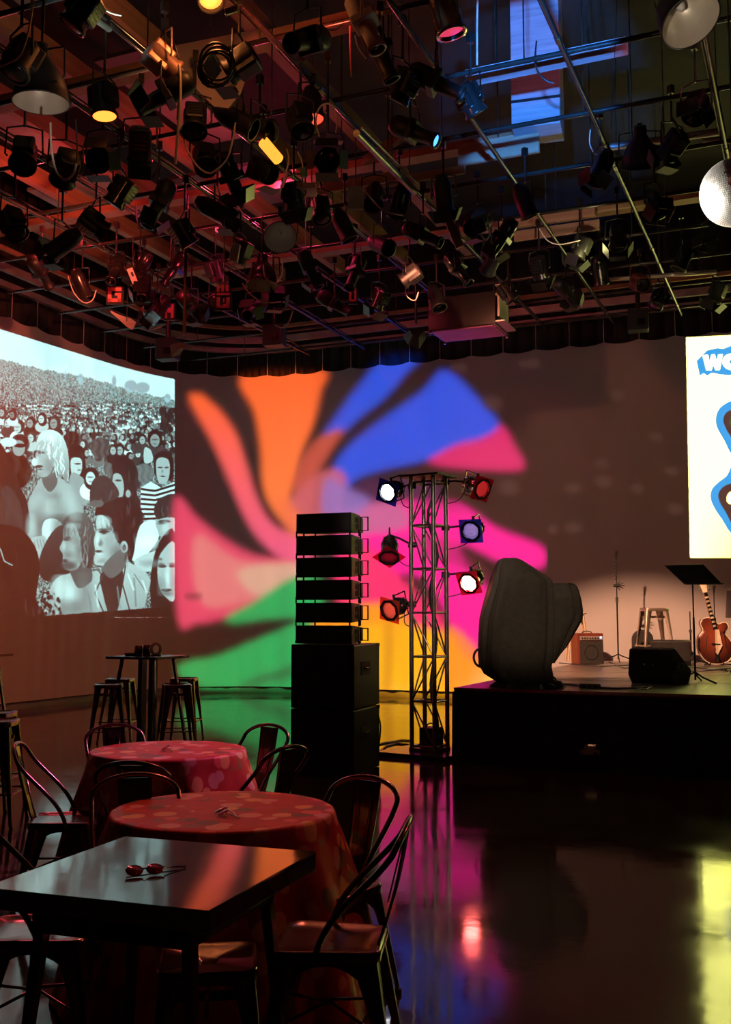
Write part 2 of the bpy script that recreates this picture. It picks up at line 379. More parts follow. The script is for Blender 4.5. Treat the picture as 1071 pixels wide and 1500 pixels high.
def projector(name, label, L, pt, pxmap, lum, dist=.16):
    """L lamp point; pt Paint (linear colours = wanted reflected radiance / lum); pxmap canvas->photo pixels"""
    L = np.array(L, float); step = 1
    PX, PY = pxmap(pt.X, pt.Y); Pn, nx, ny = cloth_hit(PX, PY)
    D = Pn - L; r2 = (D ** 2).sum(-1); r = np.sqrt(r2); cosw = np.abs(-(D[..., 0] * nx + D[..., 1] * ny)) / r
    # spot power W: radiance = alb/pi * W/(4pi^2) * cos/r2  (W/4pi as intensity /pi)
    gain = r2 / np.maximum(cosw, .15); gm = gain.max()
    T = np.nan_to_num(np.clip(pt.im, 0, None)) * (gain / gm)[..., None]; tm = T.max(); T = T / tm
    ax = D[D.shape[0] // 2, D.shape[1] // 2]; ax = ax / np.linalg.norm(ax)
    k = dist / (D @ ax); V = L + D * k[..., None]
    h, w = T.shape[:2]
    # leave a one-cell opaque rim
    T[0] = 0; T[-1] = 0; T[:, 0] = 0; T[:, -1] = 0
    me = bpy.data.meshes.new(name); idx = np.arange(h * w).reshape(h, w)
    q = np.stack([idx[:-1, :-1], idx[:-1, 1:], idx[1:, 1:], idx[1:, :-1]], -1).reshape(-1, 4)
    me.vertices.add(h * w); me.vertices.foreach_set('co', V.reshape(-1).astype('f'))
    me.loops.add(q.size); me.loops.foreach_set('vertex_index', q.reshape(-1).astype('i'))
    me.polygons.add(len(q)); me.polygons.foreach_set('loop_start', np.arange(0, q.size, 4).astype('i')); me.polygons.foreach_set('loop_total', np.full(len(q), 4, 'i'))
    me.update(calc_edges=True)
    ca = me.color_attributes.new('dye', 'FLOAT_COLOR', 'POINT')
    ca.data.foreach_set('color', np.concatenate([T, np.ones((h, w, 1))], -1).reshape(-1).astype('f'))
    me.materials.append(mg_)
    root = thing('video_projector', label, 'projector', tuple(L))
    o = bpy.data.objects.new('slide', me); col.objects.link(o); o.parent = root; o.matrix_parent_inverse = Matrix.Translation(-root.location)
    # closed hood from the slide's rim round behind the lamp
    rim = [V[0, j] for j in range(0, w, max(1, w // 24))] + [V[0, -1]] + [V[i, -1] for i in range(1, h, max(1, h // 24))] + [V[-1, -1]] + [V[-1, j] for j in range(w - 2, 0, -max(1, w // 24))] + [V[-1, 0]] + [V[i, 0] for i in range(h - 2, 0, -max(1, h // 24))]
    c = sum(rim) / len(rim); rim = [Vector(c + (p - c) * 1.0) for p in rim]
    back = [Vector(np.array(p) * .55 + (L - ax * .08) * .45 - ax * .09) for p in rim]
    mb = MB(); n = len(rim); mb.add(rim + back, [(i, (i + 1) % n, n + (i + 1) % n, n + i) for i in range(n)]); mb.add(back, [tuple(range(n))])
    o = mb.build('housing', 'black_matte', root); o.matrix_parent_inverse = Matrix.Translation(-root.location)
    bk = Vector(tuple(-ax * .12)); mb = MB().cyl(bk + Vector((0, 0, .1)), (bk.x, bk.y, 6.6 - L[2]), .02); mb.build('drop_pole', 'pipe_black', root)
    ld = bpy.data.lights.new(name, 'SPOT'); lo = bpy.data.objects.new('projector_lamp', ld); col.objects.link(lo)
    lo.location = tuple(L); lo.rotation_euler = Vector(tuple(ax)).to_track_quat('-Z', 'Y').to_euler()
    ld.spot_size = R(150); ld.spot_blend = 0; ld.shadow_soft_size = 0.0
    ld.energy = lum * tm * gm * 4 * math.pi ** 2 / .345
    POW[name] = ld
    return ld
# ---- swirl ------------------------------------------------------
Z = 1 / 1.8466
pt = Paint(0, 0, 1040, 985, .72, (0, 0, 0))
OR = s2l((255, 98, 28)); OR2 = s2l((255, 120, 50)); PK = s2l((225, 70, 110)); PK2 = s2l((205, 130, 110)); BL = s2l((18, 78, 225)); MG = s2l((255, 8, 150)); YE = s2l((255, 178, 0)); YO = s2l((255, 150, 20)); GR = s2l((0, 165, 85))
PU = s2l((110, 90, 190)); DK = (0, 0, 0)
pt.poly([(28, 430), (90, 478), (180, 545), (260, 582), (360, 592), (380, 660), (340, 668), (250, 710), (150, 752), (90, 762), (38, 752)], s2l((222, 66, 100)))
pt.poly([(90, 520), (200, 590), (360, 610), (370, 655), (230, 700), (120, 720), (80, 640)], s2l((222, 120, 120)))
pt.poly([(200, 620), (360, 600), (370, 660), (260, 690)], s2l((215, 165, 140)))
pt.poly([(345, 640), (420, 640), (420, 740), (300, 748), (180, 762), (175, 742), (250, 700)], GR)
pt.poly([(420, 760), (420, 960), (300, 948), (130, 940), (45, 905), (48, 872), (150, 850), (260, 805)], GR)
pt.poly([(210, 925), (300, 890), (420, 865), (420, 890), (300, 920), (220, 940)], s2l((30, 80, 50)), .7)
# magenta field behind truss
pt.poly([(470, 470), (560, 440), (700, 432), (800, 440), (900, 505), (1022, 556), (1020, 612), (920, 600), (800, 545), (830, 620), (880, 680), (870, 800), (800, 800), (700, 640), (560, 640), (480, 620)], MG)
pt.poly([(470, 450), (540, 430), (640, 440), (660, 500), (560, 520), (480, 520)], s2l((200, 95, 150)))
pt.poly([(480, 560), (560, 560), (620, 620), (760, 760), (680, 800), (480, 720)], s2l((250, 40, 110)))
pt.poly([(480, 720), (600, 710), (660, 740), (660, 965), (540, 965), (400, 780)], YO)
pt.poly([(500, 790), (640, 765), (760, 790), (860, 850), (880, 965), (540, 968)], YE, c2=s2l((255, 185, 15)))
pt.poly([(740, 640), (800, 640), (870, 760), (870, 860), (800, 830)], MG, .9)
pt.poly([(760, 770), (860, 850), (870, 965), (770, 965)], s2l((255, 140, 20)), .8)
pt.poly([(600, 740), (625, 800), (610, 960), (590, 960), (596, 860)], s2l((200, 110, 10)), .5)
pt.poly([(700, 520), (800, 560), (900, 650), (860, 640), (780, 600), (700, 580)], s2l((120, 10, 60)), .55)
pt.poly([(690, 400), (760, 430), (820, 470), (740, 450), (680, 430)], s2l((90, 20, 60)), .5)
# pink right upper
pt.poly([(905, 225), (950, 285), (972, 345), (860, 347), (740, 335), (720, 318), (800, 275)], s2l((215, 30, 105)))
pt.poly([(700, 360), (640, 380), (560, 372), (480, 420), (500, 450), (620, 430), (760, 425)], s2l((70, 20, 70)), .8)
# blues
pt.poly([(762, 78), (850, 155), (905, 225), (860, 262), (790, 280), (710, 320), (600, 345), (520, 372), (480, 420), (440, 400), (465, 330), (510, 275), (600, 205), (700, 135)], BL)
pt.poly([(600, 40), (695, 38), (655, 85), (600, 150), (530, 205), (480, 250), (420, 275), (480, 185), (545, 100)], BL)
# oranges
pt.poly([(68, 148), (90, 142), (112, 152), (160, 198), (198, 258), (225, 340), (250, 420), (290, 490), (360, 530), (400, 545), (400, 592), (320, 585), (262, 540), (222, 480), (195, 420), (170, 360), (130, 270), (88, 195)], OR, c2=s2l((232, 85, 130)))
pt.poly([(212, 92), (430, 80), (425, 130), (405, 220), (372, 300), (350, 380), (345, 440), (420, 520), (340, 500), (295, 455), (268, 390), (262, 290), (245, 190)], OR, c2=s2l((255, 125, 55)))
pt.poly([(350, 440), (362, 350), (400, 280), (440, 250), (485, 238), (450, 300), (410, 370), (395, 450), (380, 470)], s2l((190, 75, 55)))
pt.poly([(350, 420), (430, 350), (490, 360), (480, 450), (420, 540), (350, 500)], s2l((200, 90, 100)), .85)
pt.poly([(440, 370), (500, 400), (560, 430), (500, 480), (430, 470)], s2l((140, 110, 190)), .8)
pt.poly([(300, 430), (345, 440), (400, 520), (340, 520)], s2l((240, 110, 60)), .8)
pt.im[:] = pt.im * 1.0
pt.blur(9)
# faint mirror-ball light spots painted into the slide beside the swirl
for (x, y, rx, ry) in ((890, 168, 26, 20), (935, 395, 26, 20), (990, 60, 24, 9), (800, 70, 20, 12), (80, 690, 20, 8)):
    pt.ell(x, y, rx, ry, s2l((62, 44, 40)), a=.7, soft=14)
swirl = projector('swirl_gobo', 'small black projector beside the magenta-bottomed box, throwing the coloured swirl', (-5.5, 14.9, 5.8), pt, lambda X, Y: (240 + X * Z, 500 + Y * Z), 1.0)
# ---- poster -----------------------------------------------------
pt = Paint(-820, 60, 1250, 1452, .40, (0, 0, 0))
pt.poly([(21, 101), (1240, 40), (1240, 1448), (46, 1448)], (4.0, 4.1, 1.0), smooth=False)
PB = s2l((45, 165, 240)); DK2 = s2l((72, 48, 44)); WY = np.array((4.0, 4.1, 1.1))
yg = np.clip((pt.Y - 1000) / 450, 0, 1) * np.clip((pt.X - 60) / 240, 0, 1); pt.im[..., 2] -= .45 * yg
pt.poly([(85, 245), (118, 212), (150, 180), (182, 172), (215, 165), (246, 170), (300, 150), (420, 150), (420, 320), (300, 332), (232, 330), (205, 322), (178, 318), (152, 336), (130, 320), (105, 337)], PB, smooth=False)
pt.poly([(122, 212), (156, 206), (164, 250), (176, 206), (198, 205), (208, 248), (218, 206), (246, 203), (228, 300), (200, 300), (188, 268), (176, 302), (145, 302)], WY, smooth=False)
pt.ell(300, 250, 56, 50, WY); pt.ell(302, 250, 16, 16, PB)
pt.poly([(330, 480), (250, 512), (213, 555), (202, 612), (215, 662), (252, 726), (330, 850), (520, 900), (700, 760), (640, 560), (480, 480)], PB)
pt.poly([(340, 530), (268, 560), (249, 605), (262, 650), (300, 712), (400, 800), (560, 790), (620, 690), (560, 570), (440, 530)], DK2)
pt.ell(345, 620, 54, 40, s2l((40, 170, 80)))
pt.poly([(330, 870), (270, 945), (215, 988), (178, 1030), (171, 1085), (192, 1140), (242, 1215), (330, 1320), (600, 1380), (820, 1180), (760, 960), (560, 880)], PB)
pt.poly([(340, 985), (262, 1005), (222, 1048), (224, 1098), (262, 1165), (340, 1275), (560, 1330), (740, 1170), (690, 1010), (500, 950)], DK2)
pt.ell(300, 1080, 30, 40, WY, rot=20); pt.ell(330, 1060, 26, 30, DK2)
for (x, y, rx_, ry_) in ((790, 584, 12, 8), (905, 580, 12, 8), (840, 715, 12, 7), (885, 705, 12, 8), (880, 679, 9, 6), (808, 775, 10, 7), (840, 773, 13, 8), (885, 845, 13, 8), (935, 715, 10, 6), (972, 832, 16, 13), (990, 745, 14, 8), (960, 640, 10, 6), (985, 690, 10, 6)):
    pt.ell((x - 1000) * 4.17, (y - 470) * 4.17, rx_ * 4, ry_ * 4, s2l((52, 37, 32)), a=.8, soft=12)  # mirror-ball light spots painted into the poster slide
poster = projector('poster_slide', 'small black projector in the right of the grid, throwing the bright poster', (-.6, 13.2, 5.5), pt, lambda X, Y: (1000 + X / 4.17, 470 + Y / 4.17), 1.0)
# ---- crowd ------------------------------------------------------
TE = np.array((.80, 1.0, 1.0))
def g(v): return s2l(np.array((v * .80, v * 1.0, v * 1.0)))       # cool grey of the black-and-white picture
pr = random.Random(3)
pt = Paint(-330, 30, 836, 1450, .52, g(40))
pt.im[:] = s2l((178, 232, 236))
# sky above a ridge
yr = 212 + (pt.X) * .235 + 3 * np.sin(pt.X * .07) + 5 * np.sin(pt.X * .011) + 4 * np.sin(pt.X * .31) * np.sin(pt.X * .13) ; far = pt.Y > yr
nz = np.random.RandomState(2)
rn = nz.rand(*far.shape); rn2 = nz.rand(*far.shape)
kk = np.kron(nz.rand(far.shape[0] // 3 + 1, far.shape[1] // 2 + 1), np.ones((3, 2)))[:far.shape[0], :far.shape[1]]
t = np.clip((pt.Y - yr) / 260, 0, 1)
val = 150 - 30 * t + (kk - .5) * (70 + 80 * t) + (rn - .5) * 40
val = np.where(kk > .86, 178, val) - 12
pt.im = np.where(far[..., None], s2l(np.stack([val * .78, val, val], -1)), pt.im)
for x, y, w, h in ((385, 312, 26, 40), (545, 322, 20, 40), (625, 345, 60, 46), (680, 352, 70, 40), (312, 295, 6, 30), (800, 402, 30, 30)):
    pt.ell(x, y, w / 2, h / 2 + 6, s2l((128, 172, 180)), soft=3)
def head(x, y, s, skin=None, hair=None, look=0, long=None):
    skin = skin or pr.uniform(120, 200); hair = hair if hair is not None else pr.uniform(12, 60)
    long = pr.random() < .5 if long is None else long
    pt.ell(x, y + s * 1.65, s * 1.35, s * 1.1, g(pr.choice((30, 60, 110, 185, 205, 225))), soft=1.5)         # shoulders
    pt.ell(x - look * s * .15, y - s * .12, s * .92, s * 1.1, g(hair), soft=1)
    if long: pt.ell(x - look * s * .2, y + s * .45, s * .9, s * 1.05, g(hair), soft=1)
    pt.ell(x + look * s * .22, y + s * .12, s * .56, s * .78, g(skin), soft=1)
    pt.ell(x + look * s * .35, y - s * .02, s * .40, s * .09, g(skin * .42), a=.8, soft=1)
    pt.ell(x + look * s * .4, y + s * .5, s * .2, s * .06, g(skin * .5), a=.8, soft=1)
rows = [(430, 7, 5), (446, 8, 5), (464, 9, 6), (484, 11, 7), (506, 13, 8), (532, 16, 10), (560, 19, 12), (594, 22, 15), (630, 26, 17), (672, 30, 20)]
for (y, gap, s) in rows:
    x = -330 + pr.uniform(0, gap)
    while x < 836:
        yy = y + pr.uniform(-.4, .4) * gap + (x > 500) * -4
        if yy > 232 + x * .235 + 20: head(x, yy, s * pr.uniform(.8, 1.15), look=pr.choice((-1, 0, 1)))
        x += gap * pr.uniform(1.2, 2.2)
for x, y, s in ((10, 470, 22), (40, 520, 26), (88, 540, 30), (146, 520, 26), (150, 590, 24), (200, 500, 24), (260, 520, 30), (60, 480, 20)): head(x, y, s, look=-.6)
for x, y, s in ((-300, 700, 60), (-200, 640, 50), (-110, 720, 66), (-260, 900, 90), (-140, 1000, 110)): head(x, y, s, look=1)
# trees/dark bush at the right edge
for i in range(60): pt.ell(pr.uniform(770, 836), pr.uniform(450, 560), 9, 12, g(pr.uniform(10, 50)))
# middle figures
def hair(pts, v, v2=None, streak=0):
    pt.poly(pts, g(v), c2=None if v2 is None else g(v2))
    if streak:
        xs = [p[0] for p in pts]; ys = [p[1] for p in pts]
        for i in range(streak):
            k_ = pr.randrange(len(pts)); mx_, my_ = sum(xs) / len(xs), sum(ys) / len(ys); q_ = pr.uniform(.25, .95); a = mx_ + (pts[k_][0] - mx_) * q_; bb = my_ + (pts[k_][1] - my_) * q_; pt.line([(a, bb), (a + pr.uniform(-9, 9), bb + 22), (a + pr.uniform(-12, 12), bb + 48)], 4, g(max(0, v + pr.choice((-35, -20, 40, 70)))), .5)
for x, y, s, v in ((95, 620, 46, 28), (60, 750, 90, 22), (345, 600, 40, 34), (480, 640, 48, 75), (545, 730, 50, 95), (600, 800, 70, 40), (690, 760, 44, 110), (650, 640, 26, 60)):
    pt.ell(x, y, s, s * 1.05, g(v), soft=4, tex=.02)
pt.ell(90, 640, 30, 38, g(150)); pt.ell(95, 628, 30, 10, g(25)); pt.ell(40, 612, 40, 22, g(205))
# woman left of centre with a dark fringe
hair([(325, 640), (370, 625), (400, 650), (410, 760), (395, 850), (330, 800)], 20, streak=6)
pt.poly([(342, 690), (385, 690), (392, 730), (382, 765), (350, 780), (338, 740)], g(190)); pt.ell(372, 715, 16, 4, g(40)); pt.ell(378, 745, 8, 3, g(70)); pt.poly([(340, 760), (410, 800), (425, 900), (330, 900)], g(150))
head(435, 780, 40, 200, 30, look=-.3, long=True); head(572, 650, 26, 160, 25); head(540, 650, 24, 170, 40, long=True); head(740, 600, 40, 140, 12); head(680, 600, 24, 160, 30)
pt.poly([(690, 640), (720, 650), (730, 700), (690, 710)], g(180))
hair([(540, 700), (620, 690), (660, 760), (650, 850), (690, 930), (600, 900), (545, 780)], 26, 45, 10)
pt.poly([(540, 770), (578, 770), (592, 830), (580, 880), (545, 870)], g(165)); pt.ell(565, 795, 16, 5, g(60)); pt.ell(612, 858, 12, 18, g(160))
# woman with the striped shirt
hair([(735, 690), (762, 658), (800, 658), (828, 700), (826, 800), (800, 790), (745, 780)], 22, streak=4)
pt.poly([(747, 700), (775, 685), (806, 700), (810, 760), (795, 805), (762, 808), (748, 770)], g(165)); pt.ell(765, 733, 12, 4, g(40)); pt.ell(796, 733, 10, 4, g(40)); pt.ell(778, 775, 12, 4, g(60)); pt.ell(776, 752, 5, 9, g(135))
pt.poly([(672, 830), (720, 800), (770, 830), (836, 800), (836, 985), (700, 985), (672, 930)], g(205), smooth=False)
for i in range(7): pt.line([(672, 835 + i * 24), (740, 845 + i * 22), (836, 815 + i * 24)], 11, g(25))
# bare-chested man with pale hair
pt.poly([(215, 770), (300, 790), (345, 830), (388, 905), (395, 950), (330, 1050), (230, 1100), (150, 1080), (132, 930), (150, 860)], g(165), c2=g(120))
pt.ell(205, 920, 60, 46, g(186), soft=30, a=.8); pt.ell(300, 900, 60, 60, g(150), soft=30, a=.8); pt.ell(235, 1000, 60, 30, g(90), soft=26, a=.7)
pt.poly([(205, 760), (255, 730), (275, 800), (240, 850), (205, 810)], g(95))
pt.poly([(178, 600), (196, 585), (250, 590), (262, 680), (240, 760), (205, 780), (183, 765), (176, 720), (172, 690)], g(172)); pt.ell(186, 728, 20, 7, g(55)); pt.ell(196, 662, 20, 5, g(70)); pt.ell(192, 742, 12, 4, g(90)); pt.ell(228, 700, 16, 40, g(150), soft=20, a=.7)
hair([(175, 620), (190, 572), (240, 552), (295, 580), (325, 660), (330, 760), (318, 805), (288, 760), (262, 740), (258, 640), (220, 590)], 205, 130, 46)
# dark clothing left and raised knee
pt.poly([(-20, 640), (30, 660), (80, 800), (130, 900), (130, 1060), (-20, 1050)], g(22), c2=g(38)); pt.poly([(10, 830), (70, 850), (110, 960), (100, 1040), (10, 1010)], g(55)); 
for i in range(30): pt.line([(pr.uniform(0, 110), pr.uniform(830, 1000)), (pr.uniform(0, 110), pr.uniform(880, 1040))], 4, g(pr.uniform(15, 85)), .5)
pt.poly([(215, 985), (270, 980), (300, 1020), (290, 1090), (220, 1090), (200, 1040)], g(205)); pt.poly([(140, 1080), (215, 1060), (225, 1130), (180, 1170), (150, 1130)], g(170))
for i in range(4): pt.line([(160 + i * 15, 1075), (170 + i * 16, 1120)], 3, g(70), .7)
pt.poly([(190, 1160), (250, 1040), (310, 1020), (340, 1200), (290, 1280), (200, 1260)], g(62), c2=g(30))
# man with the long hair, front
pt.poly([(240, 1310), (290, 1250), (420, 1230), (480, 1250), (440, 1440), (255, 1445), (232, 1380)], g(170), c2=g(135)); pt.ell(330, 1330, 60, 40, g(200), soft=26, a=.8)
pt.poly([(330, 1190), (420, 1180), (440, 1270), (380, 1310), (345, 1260)], g(85))
pt.poly([(303, 1020), (350, 1000), (395, 1040), (400, 1140), (370, 1215), (318, 1222), (298, 1190), (300, 1150), (284, 1118), (300, 1080)], g(150)); pt.ell(322, 1078, 20, 5, g(50)); pt.ell(310, 1182, 16, 4, g(60)); pt.ell(330, 1205, 34, 16, g(70), soft=10, a=.7); pt.ell(360, 1120, 30, 50, g(168), soft=26, a=.7)
hair([(300, 1010), (320, 965), (370, 945), (430, 975), (452, 1050), (450, 1140), (432, 1215), (395, 1180), (385, 1080), (350, 1000)], 95, 50, 60)
# man with the thick dark hair, front centre
pt.poly([(395, 1420), (410, 1300), (480, 1240), (600, 1180), (690, 1220), (720, 1270), (690, 1400), (560, 1430), (400, 1445)], g(178), c2=g(150), smooth=False)
pt.poly([(480, 1240), (560, 1210), (590, 1250), (560, 1420), (520, 1430), (490, 1330)], g(40)); pt.line([(500, 1230), (455, 1330), (500, 1440)], 7, g(70)); pt.line([(600, 1200), (585, 1290), (620, 1420)], 7, g(60)); pt.line([(640, 1240), (700, 1330)], 5, g(120))
pt.poly([(462, 960), (540, 950), (600, 1040), (600, 1130), (560, 1190), (500, 1200), (452, 1190), (455, 1130), (448, 1080), (462, 1030)], g(178)); pt.ell(498, 1040, 26, 6, g(35)); pt.ell(470, 1132, 18, 5, g(60)); pt.ell(540, 1110, 44, 60, g(140), soft=30, a=.7); pt.poly([(500, 1190), (590, 1120), (600, 1200), (540, 1260), (500, 1240)], g(95)); pt.ell(478, 1090, 12, 16, g(130), soft=6)
hair([(455, 960), (470, 905), (530, 880), (620, 880), (680, 950), (670, 1060), (640, 1180), (612, 1170), (606, 1110), (560, 1090), (530, 1000), (490, 960)], 28, 20, 60)
pt.ell(592, 1112, 18, 28, g(170)); pt.ell(594, 1116, 9, 16, g(95)); hair([(440, 800), (500, 770), (560, 830), (560, 880), (470, 910), (430, 900)], 55, streak=10); pt.ell(462, 905, 34, 18, g(95))
def sh(x, y, rx, ry, v, a=.6, soft=12, rot=0): pt.ell(x, y, rx, ry, g(v), rot=rot, a=a, soft=soft)
# blond man: jaw and eye socket, moustache, chest folds
sh(182, 668, 10, 7, 95); sh(240, 735, 26, 40, 120, .6, 18); sh(178, 700, 5, 14, 205, .8, 5); sh(190, 765, 16, 12, 130, .6); sh(230, 590, 34, 16, 220, .6); sh(178, 655, 14, 4, 60, .8, 3)
sh(180, 960, 30, 70, 125, .6, 20, 20); sh(335, 900, 30, 80, 185, .7, 20, -20); sh(250, 870, 40, 14, 120, .5, 12); sh(150, 1020, 22, 60, 190, .6, 14); sh(290, 1020, 40, 60, 60, .6, 20)
# long-haired man in front: cheek, brow, beard
sh(350, 1075, 24, 20, 120, .5); sh(322, 1068, 16, 5, 40, .8, 3); sh(305, 1108, 8, 20, 190, .8, 6); sh(330, 1150, 20, 18, 110, .6); sh(325, 1200, 34, 20, 78, .8, 10); sh(310, 1175, 14, 5, 60, .9, 3); sh(375, 1130, 14, 50, 95, .6); sh(350, 1010, 30, 14, 178, .6)
sh(290, 1300, 40, 50, 200, .6, 22); sh(400, 1330, 30, 90, 110, .6, 22); sh(350, 1400, 60, 30, 120, .6, 20)
# dark-haired man: brow ridge, nose, lips, cheek shadow
sh(494, 1030, 26, 7, 40, .85, 4); sh(497, 1048, 13, 5, 30, .9, 3); sh(466, 1080, 8, 26, 205, .9, 6); sh(480, 1098, 10, 10, 110, .7, 5); sh(472, 1134, 16, 5, 55, .9, 3); sh(478, 1146, 12, 4, 205, .6, 3); sh(530, 1080, 26, 34, 158, .7, 16); sh(560, 1140, 26, 40, 100, .7, 18, 20); sh(500, 990, 28, 22, 200, .6, 10); sh(490, 1180, 24, 12, 120, .6, 8)
for a_, b_, c_, d_, v_ in ((420, 1330, 440, 1430, 120), (640, 1260, 650, 1400, 105), (560, 1300, 575, 1410, 130), (680, 1270, 700, 1330, 215), (455, 1290, 470, 1400, 205), (610, 1240, 640, 1320, 215)): pt.line([(a_, b_), (c_, d_)], 9, g(v_), .6)
# right side people
pt.poly([(670, 1010), (740, 985), (760, 1060), (700, 1150), (636, 1180), (640, 1140)], g(210)); pt.poly([(640, 1180), (740, 1130), (836, 1120), (836, 1200), (700, 1230)], g(185))
hair([(735, 930), (765, 880), (836, 865), (836, 990), (790, 990), (750, 980)], 45, streak=10); pt.poly([(748, 985), (836, 975), (836, 1060), (770, 1065), (752, 1030)], g(165)); pt.ell(785, 990, 30, 7, g(60))
hair([(722, 1400), (722, 1230), (760, 1090), (836, 1045), (836, 1450), (760, 1400)], 30, 22, 16)
pt.poly([(770, 1140), (836, 1095), (836, 1355), (790, 1350), (760, 1300), (752, 1210)], g(172)); pt.ell(775, 1205, 20, 7, g(50)); pt.ell(822, 1205, 14, 6, g(50)); pt.ell(795, 1318, 26, 8, g(60)); pt.ell(790, 1290, 10, 26, g(140), soft=8)
sh(765, 1170, 10, 6, 60, .8, 3); sh(768, 1198, 18, 9, 60, .8, 4); sh(822, 1196, 14, 8, 60, .8, 4); sh(800, 1260, 10, 44, 215, .7, 8); sh(830, 1280, 14, 60, 120, .6, 12); sh(765, 1300, 12, 40, 110, .6, 10); sh(795, 1335, 30, 12, 90, .7, 8)
sh(790, 1020, 16, 30, 200, .6, 8); sh(770, 1000, 18, 5, 60, .8, 3); sh(700, 1090, 50, 30, 235, .6, 14); sh(720, 1190, 50, 16, 130, .6, 10)
for i in range(26): pt.line([(pr.uniform(-20, 150), pr.uniform(1060, 1200)), (pr.uniform(-10, 170), pr.uniform(1260, 1400))], 5, g(pr.choice((6, 34, 44))), .45)
# dark heads bottom left
hair([(-340, 1050), (-100, 1020), (60, 1010), (150, 1080), (190, 1200), (170, 1360), (190, 1450), (-340, 1450)], 20, 8, 20)
pt.line([(0, 1120), (20, 1180), (60, 1200)], 6, g(160)); 
for i in range(70): pt.ell(pr.uniform(180, 290), pr.uniform(1330, 1440), 7, 9, g(pr.choice((15, 30, 160, 60))))
# cloth hem: the picture's lower edge dips to the left
pt.im[pt.Y > (1395 + (pt.X < 840) * (836 - pt.X) * .075)] = 0
pt.im[pt.Y < 72 + pt.X * .312 - 60 * np.clip((pt.X - 500) / 330, 0, 1) ** 2 * .35] = 0
pt.blur(.9); pt.im = np.where((pt.Y > yr)[..., None], np.clip(pt.im, 0, None) ** 1.25 * 1.6, pt.im); pt.im *= (1 + .16 * (nz.rand(*far.shape) - .5) + .10 * (np.kron(nz.rand(far.shape[0] // 2 + 1, far.shape[1] // 2 + 1), np.ones((2, 2)))[:far.shape[0], :far.shape[1]] - .5))[..., None] * ((pt.Y > yr)[..., None] * 1.0) + (pt.Y <= yr)[..., None] * 1.0
crowd = projector('crowd_slide', 'small black projector throwing the crowd picture, hung before the bend of the cloth', (-6.9, 10.6, 4.75), pt, lambda X, Y: (X / 3.26, 460 + Y / 3.26), 1.25)
# ------------------------------------------------------------------ chairs, stools, tables
def rrect(w0, w1, d, r, n=5):   # rounded trapezoid: width w0 at y=-d/2 (back), w1 at y=+d/2 (front)
    out = []
    for sx, sy in ((1, -1), (1, 1), (-1, 1), (-1, -1)):
        w = w0 if sy < 0 else w1; cx, cy = sx * (w / 2 - r), sy * (d / 2 - r)
        a0 = {(1, -1): -90, (1, 1): 0, (-1, 1): 90, (-1, -1): 180}[(sx, sy)]
        for i in range(n + 1):
            t = R(a0 + 90 * i / n); out.append((cx + r * math.cos(t), cy + r * math.sin(t)))
    return out
def channel_leg(mb, top, foot, wt, wf, inx, iny, n=7, bow=.0):
    """folded sheet leg: an L-shaped channel, wide at the top, narrow at the foot"""
    top = Vector(top); foot = Vector(foot); th = .004; rings = []
    for i in range(n + 1):
        t = i / n; w = wt * (1 - t) ** 1.6 + wf * (1 - (1 - t) ** 1.6); c = top.lerp(foot, t) + Vector((inx, iny, 0)) * (-bow * math.sin(math.pi * t))
        X = Vector((inx, 0, 0)); Y = Vector((0, iny, 0)); k = .22 * w
        rings.append([c + X * w + Y * 0, c + X * k, c + (X + Y) * (k * .3), c + Y * k, c + Y * w, c + Y * w + X * th, c + Y * k + X * th * 1.3, c + (X + Y) * (k * .3 + th), c + X * k + Y * th * 1.3, c + X * w + Y * th])
    if inx * iny < 0: rings = [r[::-1] for r in rings]
    mb.loft(rings)
